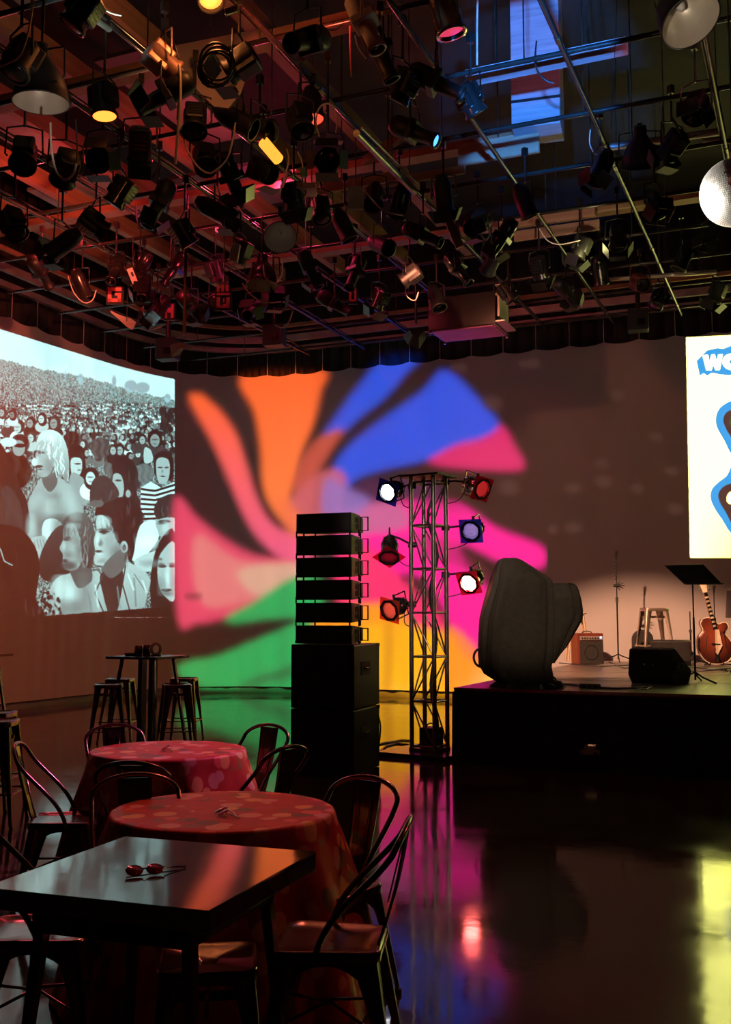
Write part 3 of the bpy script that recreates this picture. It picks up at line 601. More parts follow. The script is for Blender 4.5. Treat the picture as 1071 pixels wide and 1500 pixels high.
def make_chair(m='steel_dark'):
    t = thing('metal_chair', 'x', 'chair', group=None)
    zs = .45; seat = rrect(.32, .37, .36, .05)
    mb = MB(); rings = []
    for k, (sc, z) in enumerate(((1.0, zs - .035), (1.02, zs - .012), (1.0, zs), (.95, zs + .003), (.9, zs - .004), (.6, zs - .010), (.05, zs - .012))):
        rings.append([Vector((x * sc, y * sc, z)) for x, y in seat])
    mb.loft(rings, cap=False); mb.build('seat', m, t)
    # apron arches between the legs
    mb = MB()
    for (a, b_) in (((.165, .16), (-.165, .16)), ((.145, -.16), (-.145, -.16)), ((.165, .16), (.145, -.16)), ((-.165, .16), (-.145, -.16))):
        A = Vector((*a, 0)); B = Vector((*b_, 0)); up_, lo = [], []
        for i in range(13):
            u = i / 12; p = A.lerp(B, u); d = .10 * (abs(2 * u - 1) ** 2.2) + .018
            up_.append(p + Vector((0, 0, zs - .02))); lo.append(p + Vector((0, 0, zs - .03 - d)))
        nrm = (B - A).cross(Vector((0, 0, 1))).normalized() * .003
        mb.loft([[u_ + nrm, l + nrm, l - nrm, u_ - nrm] for u_, l in zip(up_, lo)], smooth=False)
    mb.build('apron', m, t)
    for sx, sy, fx, fy in ((1, 1, .20, .21), (-1, 1, .20, .21), (1, -1, .195, .235), (-1, -1, .195, .235)):
        mb = MB(); tx = .172 if sy > 0 else .15
        channel_leg(mb, (sx * tx, sy * .168, zs - .02), (sx * fx, sy * fy, .012), .085, .022, -sx, -sy)
        l = mb.build('leg', m, t)
        f = MB().cyl((sx * fx - sx * .008, sy * fy - sy * .008, 0), (sx * fx - sx * .008, sy * fy - sy * .008, .02), .015, .017, 10).build('rubber_foot', 'black_matte', l)
    mb = MB(); mb.tube([(.165, .17, .2), (0, 0, .235), (-.165, -.17, .2)], .006, 6); mb.tube([(-.165, .17, .2), (0, 0, .245), (.165, -.17, .2)], .006, 6)
    mb.build('cross_brace', m, t)
    pts = []
    W2 = .195; zt = .85; bk = -.27
    side = bez((.172, .03, zs - .02), (.185, .0, .58), (W2, -.15, .66), (W2 - .01, -.225, .765), 10)
    arc = [(math.cos(R(a)) * (W2 - .01), bk + .045 * (1 - math.sin(R(a))), .765 + (zt - .765) * math.sin(R(a))) for a in range(8, 180, 8)]
    pts = side + [Vector(a) for a in arc] + [Vector((-p.x, p.y, p.z)) for p in side[::-1]]
    MB().tube(pts, .011, 8).build('back_frame', m, t)
    # curved centre slat with a pressed rectangle
    rings = []
    for i in range(9):
        u = i / 8; z = zs - .01 + (zt - .005 - zs) * u; y = -.165 - .10 * u - .012 * math.sin(math.pi * u); w = .055 + .018 * u
        xs = [-w, -w * .96, -w * .6, -w * .5, 0, w * .5, w * .6, w * .96, w]
        emb = .005 if .14 < u < .9 else 0
        prof = [0.006, 0, 0, emb, emb, emb, 0, 0, .006]
        rings.append([Vector((x, y - .0 + q, z)) for x, q in zip(xs, prof)] + [Vector((x, y - .004 + q, z)) for x, q in zip(xs[::-1], prof[::-1])])
    s = MB().loft(rings, smooth=False).build('back_slat', m, t)
    fr = [(-.03, .58), (.03, .58), (.036, .78), (-.036, .78)]
    MB().tube([(x, -.165 - .1 * ((z - .44) / .4) + .004, z) for x, z in fr], .0022, 5, closed=True).build('pressed_outline', m, s)
    return t
def make_stool(hh=.76, m='steel_dark', name='metal_bar_stool'):
    t = thing(name, 'x', 'stool'); k = hh / .76; top = rrect(.31, .31, .31, .045); rings = []
    for sc, z in ((1.0, hh - .04), (1.02, hh - .015), (1.0, hh), (.94, hh + .002), (.88, hh - .006), (.25, hh - .01), (.15, hh - .02)):
        rings.append([Vector((x * sc, y * sc, z)) for x, y in top])
    MB().loft(rings, cap=False).build('seat', m, t)
    sp = .15 + .065 * k
    for sx in (1, -1):
        for sy in (1, -1):
            mb = MB(); channel_leg(mb, (sx * .148, sy * .148, hh - .02), (sx * sp, sy * sp, .012), .075, .024, -sx, -sy)
            l = mb.build('leg', m, t); MB().cyl((sx * (sp - .009), sy * (sp - .009), 0), (sx * (sp - .009), sy * (sp - .009), .02), .015, n=8).build('rubber_foot', 'black_matte', l)
    mb = MB(); q = .15 + (sp - .15) * .68
    for a, b_ in (((q, q), (-q, q)), ((-q, q), (-q, -q)), ((-q, -q), (q, -q)), ((q, -q), (q, q))):
        A = Vector((*a, hh * .32)); B = Vector((*b_, hh * .32)); d = (B - A).normalized(); mb.box((A + B) / 2, (.022 if abs(d.x) < .5 else (B - A).length, .022 if abs(d.x) > .5 else (B - A).length, .012))
    mb.build('foot_rail', m, t)
    q = .155
    mb = MB()
    for i in (0, 1):
        mb.box((0, 0, hh - .12), (.012 if i else .30, .30 if i else .012, .03))
    mb.build('upper_brace', m, t)
    return t
ch0 = make_chair(); st0 = make_stool()
used = {}
def place(proto, key, label, loc, rz, group=None):
    if key not in used: used[key] = 1; o = proto; o.location = (loc[0], loc[1], loc[2]); o.rotation_euler = (0, 0, rz); o['label'] = label
    else: o = copy_tree(proto, label, loc, rz)
    if group: o['group'] = group
    return o
def gp(px, py, z): p = onz(px, py, z); return Vector((p.x, p.y, 0))
def at_back(px, py, lat, dep, z=.85, back=.25):   # chair whose back-top centre shows at this pixel
    p = onz(px, py, z); f = (rt * lat + FH * dep).normalized(); return Vector((p.x, p.y, 0)) + f * back, facing(lat, dep)
def depth_of(p): return p.dot(FH)
CH = 'pressed-steel chairs around the tables'
for lab, (px, py, la, de) in (
    ('steel chair right of the back round table, back lit pink, the farther of that pair', (393, 1062, -.6, -.8)),
    ('steel chair right of the back round table, turned away, dark backrest slat', (421, 1093, -.80, .60)),
    ('steel chair behind the back round table, left, near the bar stools', (167, 1062, .5, -.86)),
    ('steel chair with dark back standing before the front side of the back round table', (193, 1116, .1, 1)),
    ('steel chair with pale lit slat between the two round tables, behind the front one', (199, 1135, .3, -.95)),
    ('steel chair left of the back round table, in side view, its whole seat showing', (30, 1089, 1, .12)),
    ('steel chair right of the front round table, farther of that pair, nearly back view', (536, 1139, -.62, -.78)),
    ('nearest steel chair, at lower centre, side-on right of the front round table', (592, 1200, -1, .12)),
    ('steel chair cut by the left edge, its seat tucked under the square steel table', (-42, 1190, 1, .1))):
    l, r = at_back(px, py, la, de); place(ch0, 'chair', lab, l, r, CH)
SG = 'tall metal bar stools'
for lab, px, py, rz in (('bar stool front left of the tall table, bright streak on its leg', 159, 1002, R(23 + 12)), ('bar stool rear left of the tall table, half hidden by the one in front', 176, 994, R(20)),
                    ('bar stool front right of the tall table, with wide dark legs', 259, 1002, R(40)), ('bar stool rear right of the tall table, nearest the green projected light', 270, 993, R(20)),
                    ('bar stool cut by the left edge, the farther of two', -10, 1043, R(20)), ('bar stool cut by the left edge, the nearer of two', -8, 1055, R(25))):
    place(st0, 'stool', lab, gp(px, py, .76), rz, SG)
s = make_stool(.45, name='low_metal_stool'); s['label'] = 'low backless metal stool pushed under the square steel table'; s.location = gp(305, 1402, .45); s.rotation_euler = (0, 0, R(30))
# round tables with patterned cloths
mt = bpy.data.materials.new('patterned_cloth'); mt.use_nodes = True; nt = mt.node_tree; b = nt.nodes['Principled BSDF']; b.inputs['Roughness'].default_value = .5; b.inputs['Specular IOR Level'].default_value = .35
tc = nt.nodes.new('ShaderNodeTexCoord')
vo = nt.nodes.new('ShaderNodeTexVoronoi'); vo.inputs['Scale'].default_value = 8.5; vo.inputs['Randomness'].default_value = .75
nt.links.new(tc.outputs['UV'], vo.inputs['Vector'])
cr = nt.nodes.new('ShaderNodeValToRGB'); e = cr.color_ramp.elements; e[0].position = .50; e[0].color = (1, 1, 1, 1); e[1].position = .58; e[1].color = (0, 0, 0, 1)
nt.links.new(vo.outputs['Distance'], cr.inputs[0])
sp = nt.nodes.new('ShaderNodeSeparateColor'); nt.links.new(vo.outputs['Color'], sp.inputs[0])
c2 = nt.nodes.new('ShaderNodeValToRGB'); c2.color_ramp.interpolation = 'CONSTANT'; e = c2.color_ramp.elements; e[0].color = (.42, .06, .045, 1); e[1].position = .25; e[1].color = (.22, .13, .06, 1)
for p_, c_ in ((.45, (.55, .34, .27, 1)), (.6, (.13, .12, .07, 1)), (.72, (.62, .16, .12, 1)), (.85, (.62, .42, .16, 1))):
    x = e.new(p_); x.color = c_
nt.links.new(sp.outputs[0], c2.inputs[0])
mx = nt.nodes.new('ShaderNodeMix'); mx.data_type = 'RGBA'; mx.inputs[6].default_value = (.38, .042, .036, 1)
nt.links.new(cr.outputs[0], mx.inputs[0]); nt.links.new(c2.outputs[0], mx.inputs[7]); nt.links.new(mx.outputs[2], b.inputs['Base Color'])
M['patterned_cloth'] = mt
def round_table(px, py, lab1, lab2, seed, gx):
    c = gp(px, py, .75); Rr = .455
    t = thing('round_table', lab1, 'table', c)
    MB().lathe([(0.01, .72), (Rr - .01, .72), (Rr, .73), (Rr, .74), (0.01, .74)], 40).build('table_top', 'wood_beam', t)
    MB().lathe([(.035, .03), (.035, .72)], 12).build('pedestal', 'black_gloss', t)
    MB().lathe([(.01, .0), (.26, .0), (.26, .015), (.06, .04), (.01, .04)], 28).build('base_plate', 'black_gloss', t)
    # cloth: disc, rounded rim, hanging folds down to the floor
    rg = random.Random(seed); n = 160; prof = [(0.001, .747, 0)] + [(Rr * k / 8, .747, 0) for k in range(1, 8)] + [(Rr - .004, .7465, 0), (Rr + .004, .742, 0), (Rr + .009, .732, .02), (Rr + .014, .70, .12)]
    for k in range(1, 15): prof.append((Rr + .014 + .0125 * k, .70 - .685 * k / 14, min(1, .2 + k / 8)))
    vs = []; uv = []; L = 0; prev = None
    ph = [rg.uniform(0, 6.3) for _ in range(6)]
    for (r, z, f) in prof:
        if prev: L += math.dist((r, z), prev)
        prev = (r, z)
        for j in range(n):
            a = 2 * math.pi * j / n
            w = math.sin(a * 8 + ph[0] + .7 * math.sin(a * 3 + ph[1])) * .6 + math.sin(a * 13 + ph[2]) * .25 + math.sin(a * 5 + ph[3]) * .3
            rr = r + f * .052 * w + f * .012
            zz = z
            if z < .05: zz = .02 + .012 * math.sin(a * 7 + ph[4])
            vs.append((rr * math.cos(a), rr * math.sin(a), zz)); uv.append((L * math.cos(a) * 1.3 + 5, L * math.sin(a) * 1.3 + 5))
    fs = [(i * n + j, i * n + (j + 1) % n, (i + 1) * n + (j + 1) % n, (i + 1) * n + j) for i in range(len(prof) - 1) for j in range(n)]
    mb = MB().add(vs, [f[::-1] for f in fs], True); mb.add(vs[:n], [tuple(range(n))[::-1]], True); uv += uv[:n]
    cl = mb.build('tablecloth', 'patterned_cloth'); cl.location = c
    ul = cl.data.uv_layers.new(name='UVMap')
    for lp in cl.data.loops: ul.data[lp.index].uv = uv[lp.vertex_index]
    so = cl.modifiers.new('s', 'SOLIDIFY'); so.thickness = .003
    tag(cl, lab2, 'tablecloth', 'red patterned tablecloths')
    return c
c1 = round_table(247, 1097, 'round table hidden under the cloth of the farther round setting', 'red patterned cloth over the farther round table, lit pink on top', 1, 0)
c2_ = round_table(327, 1184, 'round table hidden under the cloth of the nearer round setting', 'red patterned cloth over the nearer round table, behind the square steel table', 5, 0)
# folded round-lens glasses
mat('lens_red', (.38, .015, .03, 1), .12, noise=(40, (.3, .01, .02, 1)), coat=.6)
def glasses(loc, rz, label):
    t = thing('round_sunglasses', label, 'sunglasses', loc, rz)
    for s_ in (-1, 1):
        l = MB().lathe([(.001, .004), (.023, .002), (.025, .0), (.001, .001)], 20, (0, 0, 0)).xf(Matrix.Translation((s_ * .031, 0, .014)) @ Matrix.Rotation(R(24), 4, 'X')).build('lens', 'lens_red', t)
        rm = MB().tube([(Matrix.Translation((s_ * .031, 0, .014)) @ Matrix.Rotation(R(24), 4, 'X')) @ Vector((.0255 * math.cos(a * math.pi / 10), .0255 * math.sin(a * math.pi / 10), 0)) for a in range(20)], .0014, 5, closed=True).build('rim', 'chrome', l)
        MB().tube([(s_ * .057, .003, .018), (s_ * .062, .012, .018 - .006 * s_), (.09, .02 + .012 * s_, .010), (.135, .03 + .022 * s_, .004)] if s_ > 0 else [(-.057, .003, .018), (-.05, .03, .012), (.06, .045, .008), (.13, .04, .004)], .0022, 6).build('temple', 'chrome', t)
    MB().tube([(-.008, 0, .015), (0, -.002, .018), (.008, 0, .015)], .0016, 6).build('bridge', 'chrome', t)
    return t
# square steel table
zt = .76
n_, r_, f_ = [onz(*p, zt) for p in ((310.5, 1335), (460, 1247), (180, 1224.5))]
cen = (r_ + f_) / 2 ; 
ex = (n_ - r_); ey = (f_ - r_)
ax_ = ey.normalized(); ang = math.atan2(-ax_.y, -ax_.x)
LxT = ey.length; c4 = n_ + (f_ - r_)
wy = ex.length
cen = (n_ + r_ + f_ + c4) / 4
print('TABLE', LxT, wy, math.degrees(ang))
tb = thing('square_table', 'square steel-topped table in the foreground with thick edge, reflecting the screens', 'table', (cen.x, cen.y, 0), ang)
MB().box((0, 0, zt - .03), (LxT, wy, .06)).build('table_top', 'table_steel', tb, bevel=.004)
mb = MB()
mb.box((0, 0, zt - .10), (LxT - .22, .02, .08)); mb.box((-LxT / 2 + .12, 0, zt - .10), (.02, wy - .2, .08)); mb.box((LxT / 2 - .12, 0, zt - .10), (.02, wy - .2, .08))
mb.box((0, wy / 2 - .1, zt - .1), (LxT - .22, .02, .08)); mb.box((0, -wy / 2 + .1, zt - .1), (LxT - .22, .02, .08)); mb.build('underframe', 'black_gloss', tb)
for sx in (1, -1):
    for sy in (1, -1):
        a = Vector((sx * (LxT / 2 - .13), sy * (wy / 2 - .13), zt - .06)); e_ = Vector((sx * (LxT / 2 - .07), sy * (wy / 2 - .07), 0))
        rings = []
        for i in range(5):
            u = i / 4; c = a.lerp(e_, u); w = .018 * (1 - u) + .012 * u
            rings.append([c + Vector((x * w, y * w, 0)) for x, y in ((-1, -1), (1, -1), (1, 1), (-1, 1))])
        MB().loft(rings, smooth=False).build('leg', 'steel_dark', tb)
g1 = onz(212, 1281, zt); glasses((g1.x, g1.y, zt), facing(.35, -1) + R(180), 'red round-lens glasses lying on the square steel table')
g2 = onz(325, 1193, .75); glasses((g2.x, g2.y, .75), facing(1, .3), 'small glasses lying on the nearer round table')
g3 = onz(243, 1098, .75); glasses((g3.x, g3.y, .75), facing(1, .1), 'small glasses lying on the farther round table')
# tall bar tables
def bar_table(px, py, label, zt=1.065, w=.70, m='black_gloss'):
    c = gp(px, py, zt); t = thing('bar_table', label, 'table', c)
    MB().box((0, 0, zt - .015), (w, w, .03)).build('table_top', m, t, bevel=.005)
    for s_ in (-1, 1): MB().box((s_ * .075, 0, zt / 2), (.055, .10, zt - .06)).build('post', 'black_gloss', t)
    MB().box((0, 0, .012), (.5, .5, .024)).build('base_plate', 'black_gloss', t, bevel=.004)
    for sx in (1, -1):
        for sy in (1, -1):
            a = Vector((sx * .22, sy * .2, zt - .03)); e_ = Vector((sx * .34, sy * .32, 0)); mb = MB()
            mb.loft([[a.lerp(e_, u) + Vector((x * .016, y * .016, 0)) for x, y in ((-1, -1), (1, -1), (1, 1), (-1, 1))] for u in (0, 1)], smooth=False); mb.build('leg', 'steel_dark', t)
    return c, zt
bc, bz = bar_table(217, 960.5, 'tall black bar table by the left curve of the cloth, jars on top')
bar_table(-42, 958, 'tall red-edged bar table cut by the left edge', m='red_paint')
o_ = Vector((bc.x, bc.y, bz))
mat('glass_dark', (.03, .02, .018, 1), .08, noise=(20, (.05, .03, .025, 1)), coat=.5)
for i, (dx, h_, r_2, lab) in enumerate(((-.115, .12, .048, 'dark glass candle jar on the bar table, left one'), (-.02, .125, .045, 'dark glass candle jar on the bar table, middle one'))):
    t = thing('candle_jar', lab, 'jar', o_ + rt * dx)
    MB().lathe([(.001, 0), (r_2, 0), (r_2, h_), (r_2 - .004, h_), (r_2 - .004, .01), (.001, .01)], 20).build('glass', 'glass_dark', t)
    MB().lathe([(.001, .01), (r_2 - .006, .01), (r_2 - .006, .05), (.001, .05)], 16).build('wax', 'ivory', t)
t = thing('napkin_holder', 'round ribbed holder with pale stripes, right-hand item on the bar table', 'holder', o_ + rt * .09, facing(.2, -1))
for i in range(4): MB().tube([(.068 * math.cos(a * math.pi / 12) * (1 - .13 * i), .02 * i - .03, .078 + .074 * math.sin(a * math.pi / 12) * (1 - .1 * i)) for a in range(24)], .006, 6, closed=True).build('hoop', 'paper_pale' if i % 2 == 0 else 'red_paint', t)
MB().box((0, 0, .006), (.12, .09, .012)).build('foot', 'black_gloss', t)
t = MB().lathe([(.001, 0), (.07, 0), (.085, .03), (.08, .03), (.066, .006), (.001, .006)], 20).build('ash_dish', 'black_gloss'); t.location = o_ + rt * -.2; tag(t, 'low dark dish at the left end of the bar table top', 'dish')
# ------------------------------------------------------------------ stage
SX, SY0, SY1, SZ = -3.54, 10.75, 17.9, .78
tst = thing('stage_platform', 'low dark stage on the right with black skirt', 'stage', (SX, SY0, 0))
W = 5.9 - SX
MB().box((W / 2, (SY1 - SY0) / 2, SZ - .03), (W, SY1 - SY0, .06)).build('stage_deck', 'stage_top', tst)
mb = MB().box((W / 2, -.004, SZ - .012), (W, .012, .03)); mb.build('edge_trim', 'truss_alu', tst)
# seams of the deck sections
mb = MB()
for i in range(1, 4): mb.box((2.44 * i, (SY1 - SY0) / 2, SZ + .001), (.012, SY1 - SY0 - .05, .003))
for i in range(1, 4): mb.box((W / 2, 1.83 * i, SZ + .001), (W - .05, .012, .003))
mb.build('seam', 'truss_alu', tst)
# pleated skirt with a puckered pleat where it is pinched open
rows = 14
def skirt(x0, x1, y, along):
    n = int(abs(x1 - x0) / .04); vs = []
    for k in range(rows + 1):
        z = (SZ - .04) * (1 - k / rows)
        for i in range(n + 1):
            s = x0 + (x1 - x0) * i / n; f = (k / rows) ** .7; d = -(.018 * math.sin(s * 19) + .012 * math.sin(s * 7.3 + 1)) * f - .02
            if along == 'x':
                q = s - 2.62; pin = math.exp(-(q / .5) ** 2) * (1 - abs(k / rows - .5)) ; d -= .035 * pin * math.cos(math.atan2(z - SZ * .9, q) * 16) * min(1, abs(q) * 4 + .3)
                vs.append((s, y + d, z))
            else: vs.append((y + d, s, z))
    return [v for v in vs], [(k * (n + 1) + i, k * (n + 1) + i + 1, (k + 1) * (n + 1) + i + 1, (k + 1) * (n + 1) + i) for k in range(rows) for i in range(n)]
a, f = skirt(0, W, 0, 'x'); 
hx = onY(863, 1101, SY0 - .03)
f = [q for q in f if not (math.hypot((sum(a[i][0] for i in q) / 4 - (hx.x - SX)) / .11, (sum(a[i][2] for i in q) / 4 - hx.z) / .06) < 1)]
mb = MB().add(a, f, True); a, f = skirt(0, SY1 - SY0, 0, 'y'); mb.add(a, f, True)
mb.build('skirt', 'black_cloth', tst)
lb = thing('connector_box', 'small pale metal box showing through the gap in the stage skirt', 'box', (hx.x, SY0 + .045, hx.z - .08))
MB().box((0, 0, .06), (.2, .1, .12)).build('box_body', 'paper_pale', lb, bevel=.008); MB().cyl((.06, -.05, .05), (.06, -.07, .05), .022).build('socket', 'black_gloss', lb); MB().cyl((-.04, -.05, .07), (-.04, -.058, .07), .012).build('screw', 'chrome', lb)
mb = MB().box((0, 0, -(hx.z - .08) / 2), (.08, .06, hx.z - .08)); mb.build('stand', 'black_matte', lb)
# ------------------------------------------------------------------ draped equipment on stage corner
D = 11.45
prof = [(1003, 735, 803), (998, 728, 806), (988, 712, 806), (975, 704, 804), (955, 703, 807), (930, 704, 808), (905, 706, 808), (885, 711, 807), (865, 717, 805), (853, 721, 804), (848, 722, 800), (840, 724, 789), (832, 727, 778), (826, 729, 769), (821, 732, 761), (818, 736, 754)]
def ring(y, xl, xr, D, depth, seed, n=72, fold=.012, pw=5.0):
    a = ond(xl, y, D); b_ = ond(xr, y, D); c = (a + b_) / 2; w = (b_ - a).length / 2; out = []
    for j in range(n):
        t = 2 * math.pi * j / n; ct, sn = math.cos(t), math.sin(t)
        u = math.copysign(abs(ct) ** (2 / pw), ct); v = math.copysign(abs(sn) ** (2 / pw), sn)
        k = 1 + fold / max(w, .1) * (math.sin(t * 9 + seed) + .6 * math.sin(t * 15 + seed * 2 + y * .01))
        out.append(c + rt * (u * w * k) + FH * (v * depth * k))
    return out
base = ond(760, 1003, D); base.z = SZ
dr = thing('draped_equipment', 'tall stage equipment shrouded in charcoal cloth at the stage corner', 'covered equipment', base)
inv = Matrix.Translation(-base)
rings = []
for i, (y, a, b_) in enumerate(prof):
    z = ond(760, y, D).z; dp = .30 * min(1, .45 + max(0, (y - 816)) / 60)
    rings.append(ring(y, a, b_, D, dp, 1.3 + .0 * i, fold=.016 if y > 840 else .008))
lo = rings[0]; 
for p in lo: p.z = max(p.z, SZ + .005)
mb = MB().loft(rings)
o = mb.build('main_drape', 'drape_cloth', dr); o.matrix_parent_inverse = inv
prof2 = [(970, 800, 806), (960, 795, 813), (945, 785, 825), (925, 780, 837), (908, 780, 847), (895, 780, 848), (880, 780, 846), (865, 782, 842), (859, 784, 840), (856, 786, 837), (855, 790, 833)]
rings = [ring(y, a, b_, D + .12, .26 * (1 if y > 862 else .8), 4, fold=.010, pw=7) for y, a, b_ in prof2]
o = MB().loft(rings).build('side_drape', 'drape_cloth', dr); o.matrix_parent_inverse = inv
# hem lying on deck
rings = [ring(1000, 728, 812, D - .1, .34, 2, fold=.03, pw=2.2), ring(1004, 722, 818, D - .1, .42, 2.4, fold=.05, pw=2.2)]
for k, z in ((0, .05), (1, .008)):
    for p in rings[k]: p.z = SZ + z
o = MB().loft(rings, cap=True).build('hem', 'black_cloth', dr); o.matrix_parent_inverse = inv
a = ond(704, 950, D); 
o = MB().tube(bez(a + rt * .04, a + rt * -.1 + Vector((0, 0, .03)), a + rt * -.12 - Vector((0, 0, .2)), a + rt * .03 - Vector((0, 0, .2)), 12), .013, 7).build('strap_loop', 'black_matte', dr); o.matrix_parent_inverse = inv
foot = ond(808, 1000, D - .1); foot.z = SZ
tg = thing('sandbag', 'small black sandbag at the foot of the shrouded equipment', 'sandbag', foot); MB().lathe([(.001, .0), (.12, .0), (.13, .03), (.10, .07), (.001, .085)], 16).build('bag', 'black_cloth', tg); MB().tube(bez((-.05, 0, .07), (-.04, 0, .13), (.04, 0, .13), (.05, 0, .07), 8), .009, 6).build('handle', 'black_matte', tg)

# ------------------------------------------------------------------ things on stage
def onstage(px, py):
    p = onz(px, max(py, 969.5), SZ)
    if p.y > 17.55: p = EYE + (p - EYE) * (17.55 / p.y)
    return Vector((p.x, p.y, SZ))
# combo amplifier
p = onstage(866, 974); dd = depth_of(p); k = dd / 1558
am = thing('guitar_amplifier', 'small combo amplifier with red side and silver panel on the stage', 'amplifier', p, facing(.22, -1) + math.pi)
w_, h_, d_ = 45 * k * .9, 45 * k, .26
MB().box((0, .13, h_ / 2 + .01), (w_, d_, h_)).build('cabinet', 'red_paint', am, bevel=.01)
MB().box((0.01, -.006, h_ * .40), (w_ * .88, .012, h_ * .72)).build('speaker_grille', 'grille', am)
MB().box((.01, -.008, h_ * .865), (w_ * .88, .014, h_ * .13)).build('control_panel', 'amp_silver', am)
for i in range(7): MB().cyl((-w_ * .34 + i * w_ * .1, -.014, h_ * .865), (-w_ * .34 + i * w_ * .1, -.03, h_ * .865), .011, n=10).build('knob', 'black_gloss', am)
mat('led_blue', (.1, .2, .9, 1), .4, emit=((.15, .3, 1, 1), 14)); MB().cyl((w_ * .38, -.014, h_ * .88), (w_ * .38, -.024, h_ * .88), .012, n=10).build('pilot_light', 'led_blue', am)
MB().tube([(.14, 0, 0)], .01) if 0 else None
MB().tube([(.001 + .11 * math.cos(a * math.pi / 12), -.014, h_ * .4 + .11 * math.sin(a * math.pi / 12)) for a in range(24)], .006, 5, closed=True).build('speaker_ring', 'black_gloss', am)
MB().tube(bez((-.08, .13, h_ + .01), (-.07, .13, h_ + .05), (.07, .13, h_ + .05), (.08, .13, h_ + .01), 8), .009, 6).build('handle', 'black_matte', am)
# wooden stool behind it
p = onstage(857, 968); p = p + FH * .1; dd = depth_of(p); zt2 = 1.55 + (900 - 897) * dd / 1558 - SZ
ws = thing('wooden_stool', 'pale wooden stool standing behind the red amplifier', 'stool', Vector((p.x, p.y, SZ)) + rt * -.1, R(20))
MB().lathe([(.001, zt2 - .03), (.16, zt2 - .03), (.17, zt2 - .015), (.16, zt2), (.001, zt2)], 24).build('seat', 'wood_pale', ws)
for sx in (1, -1):
    for sy in (1, -1): MB().cyl((sx * .09, sy * .09, zt2 - .03), (sx * .17, sy * .17, 0), .018, .014, 8).build('leg', 'wood_pale', ws)
mb = MB()
for z, q in ((.25, .15), (.42, .13)):
    for a, b_ in (((q, q), (-q, q)), ((-q, q), (-q, -q)), ((-q, -q), (q, -q)), ((q, -q), (q, q))): mb.cyl((*a, z), (*b_, z), .010, n=7)
mb.build('rung', 'wood_pale', ws)
# microphone stands
def mic_stand(px, pyb, pyt, label, boom=False, mic=True, clips=True, depth_back=0):
    p = onstage(px, pyb); dd = depth_of(p); top = 1.55 + (900 - pyt) * dd / 1558 - SZ
    t = thing('microphone_stand', label, 'microphone stand', p, R(20))
    MB().cyl((0, 0, .05), (0, 0, top * .55), .013).build('lower_tube', 'black_gloss', t); MB().cyl((0, 0, top * .5), (0, 0, top - .12), .008).build('upper_tube', 'black_gloss', t)
    for i in range(3):
        a = 2 * math.pi * i / 3 + .4; MB().tube([(0, 0, .13), (.06 * math.cos(a), .06 * math.sin(a), .10), (.33 * math.cos(a), .33 * math.sin(a), .012)], .010, 7).build('leg', 'black_gloss', t)
    MB().cyl((0, 0, top * .53), (0, 0, top * .58), .022, n=10).build('clutch', 'black_matte', t)
    if mic:
        m_ = MB().cyl((0, 0, top - .14), (0, -.02, top - .05), .013, .02, 12).build('microphone', 'black_matte', t)
        MB().lathe([(.001, -.028), (.018, -.022), (.026, -.005), (.026, .012), (.016, .026), (.001, .03)], 14, (0, -.028, top - .028)).build('mesh_head', 'grille', m_)
    return t, p, top
t, p, top = mic_stand(906, 966, 806, 'black microphone stand left of the metal stool, with pick and clip holder')
zc = 1.55 + (900 - 858) * depth_of(p) / 1558 - SZ
mb = MB()
for i in range(5): a = -1.2 + i * .6; mb.cyl((0, 0, zc), (.13 * math.cos(a), -.02, zc + .08 * math.sin(a)), .012, .006, 7)
mb.cyl((-.05, 0, zc), (.05, 0, zc), .024, n=8); mb.build('clip_cluster', 'black_matte', t)
mb = MB()
for i in range(6): mb.box((-.012, -.012, top - .2 - i * .055), (.03, .012, .025), (0, .3, 0))
mb.build('pick_holder', 'black_matte', t)
mic_stand(1013, 975, 884, 'short microphone stand between the music stand and the wedge speakers', mic=False)
mic_stand(1049, 968, 856, 'microphone stand rising behind the guitar neck')
# metal stool on the stage
p = onstage(960, 972); dd = depth_of(p)
s = copy_tree(st0, 'galvanised metal stool on the stage behind the wedge speakers', (p.x, p.y, SZ), R(26)); s['group'] = SG
gal = mat('galvanised', (.62, .52, .40, 1), .35, .9, noise=(8, (.48, .4, .3, 1)))
def remat(o, m):
    for c in o.children:
        if c.type == 'MESH' and not c.name.startswith('rubber'): c.data = c.data.copy(); c.data.materials[0] = M[m]
        remat(c, m)
remat(s, 'galvanised'); s.scale = (1.2, 1.2, (1.55 + (900 - 891) * dd / 1558 - SZ) / .76)
# rounded black gig bag behind the stool
p = onstage(951, 969) + FH * .25; gb = thing('gig_bag', 'round-shouldered black instrument bag leaning behind the metal stool', 'bag', p, facing(.1, -1) + math.pi)
poly = [(-.17, 0), (.17, 0)] + [(.17 * math.cos(R(a)), .36 + .16 * math.sin(R(a))) for a in range(0, 181, 15)]
MB().prism(poly, .14, Matrix.Translation((0, .16, 0)) @ Matrix.Rotation(R(90), 4, 'X')).build('bag_body', 'black_cloth', gb, bevel=.03); MB().tube(bez((-.06, 0.01, .3), (-.05, -.05, .36), (.05, -.05, .36), (.06, 0.01, .3), 8), .009, 6).build('handle', 'black_matte', gb)
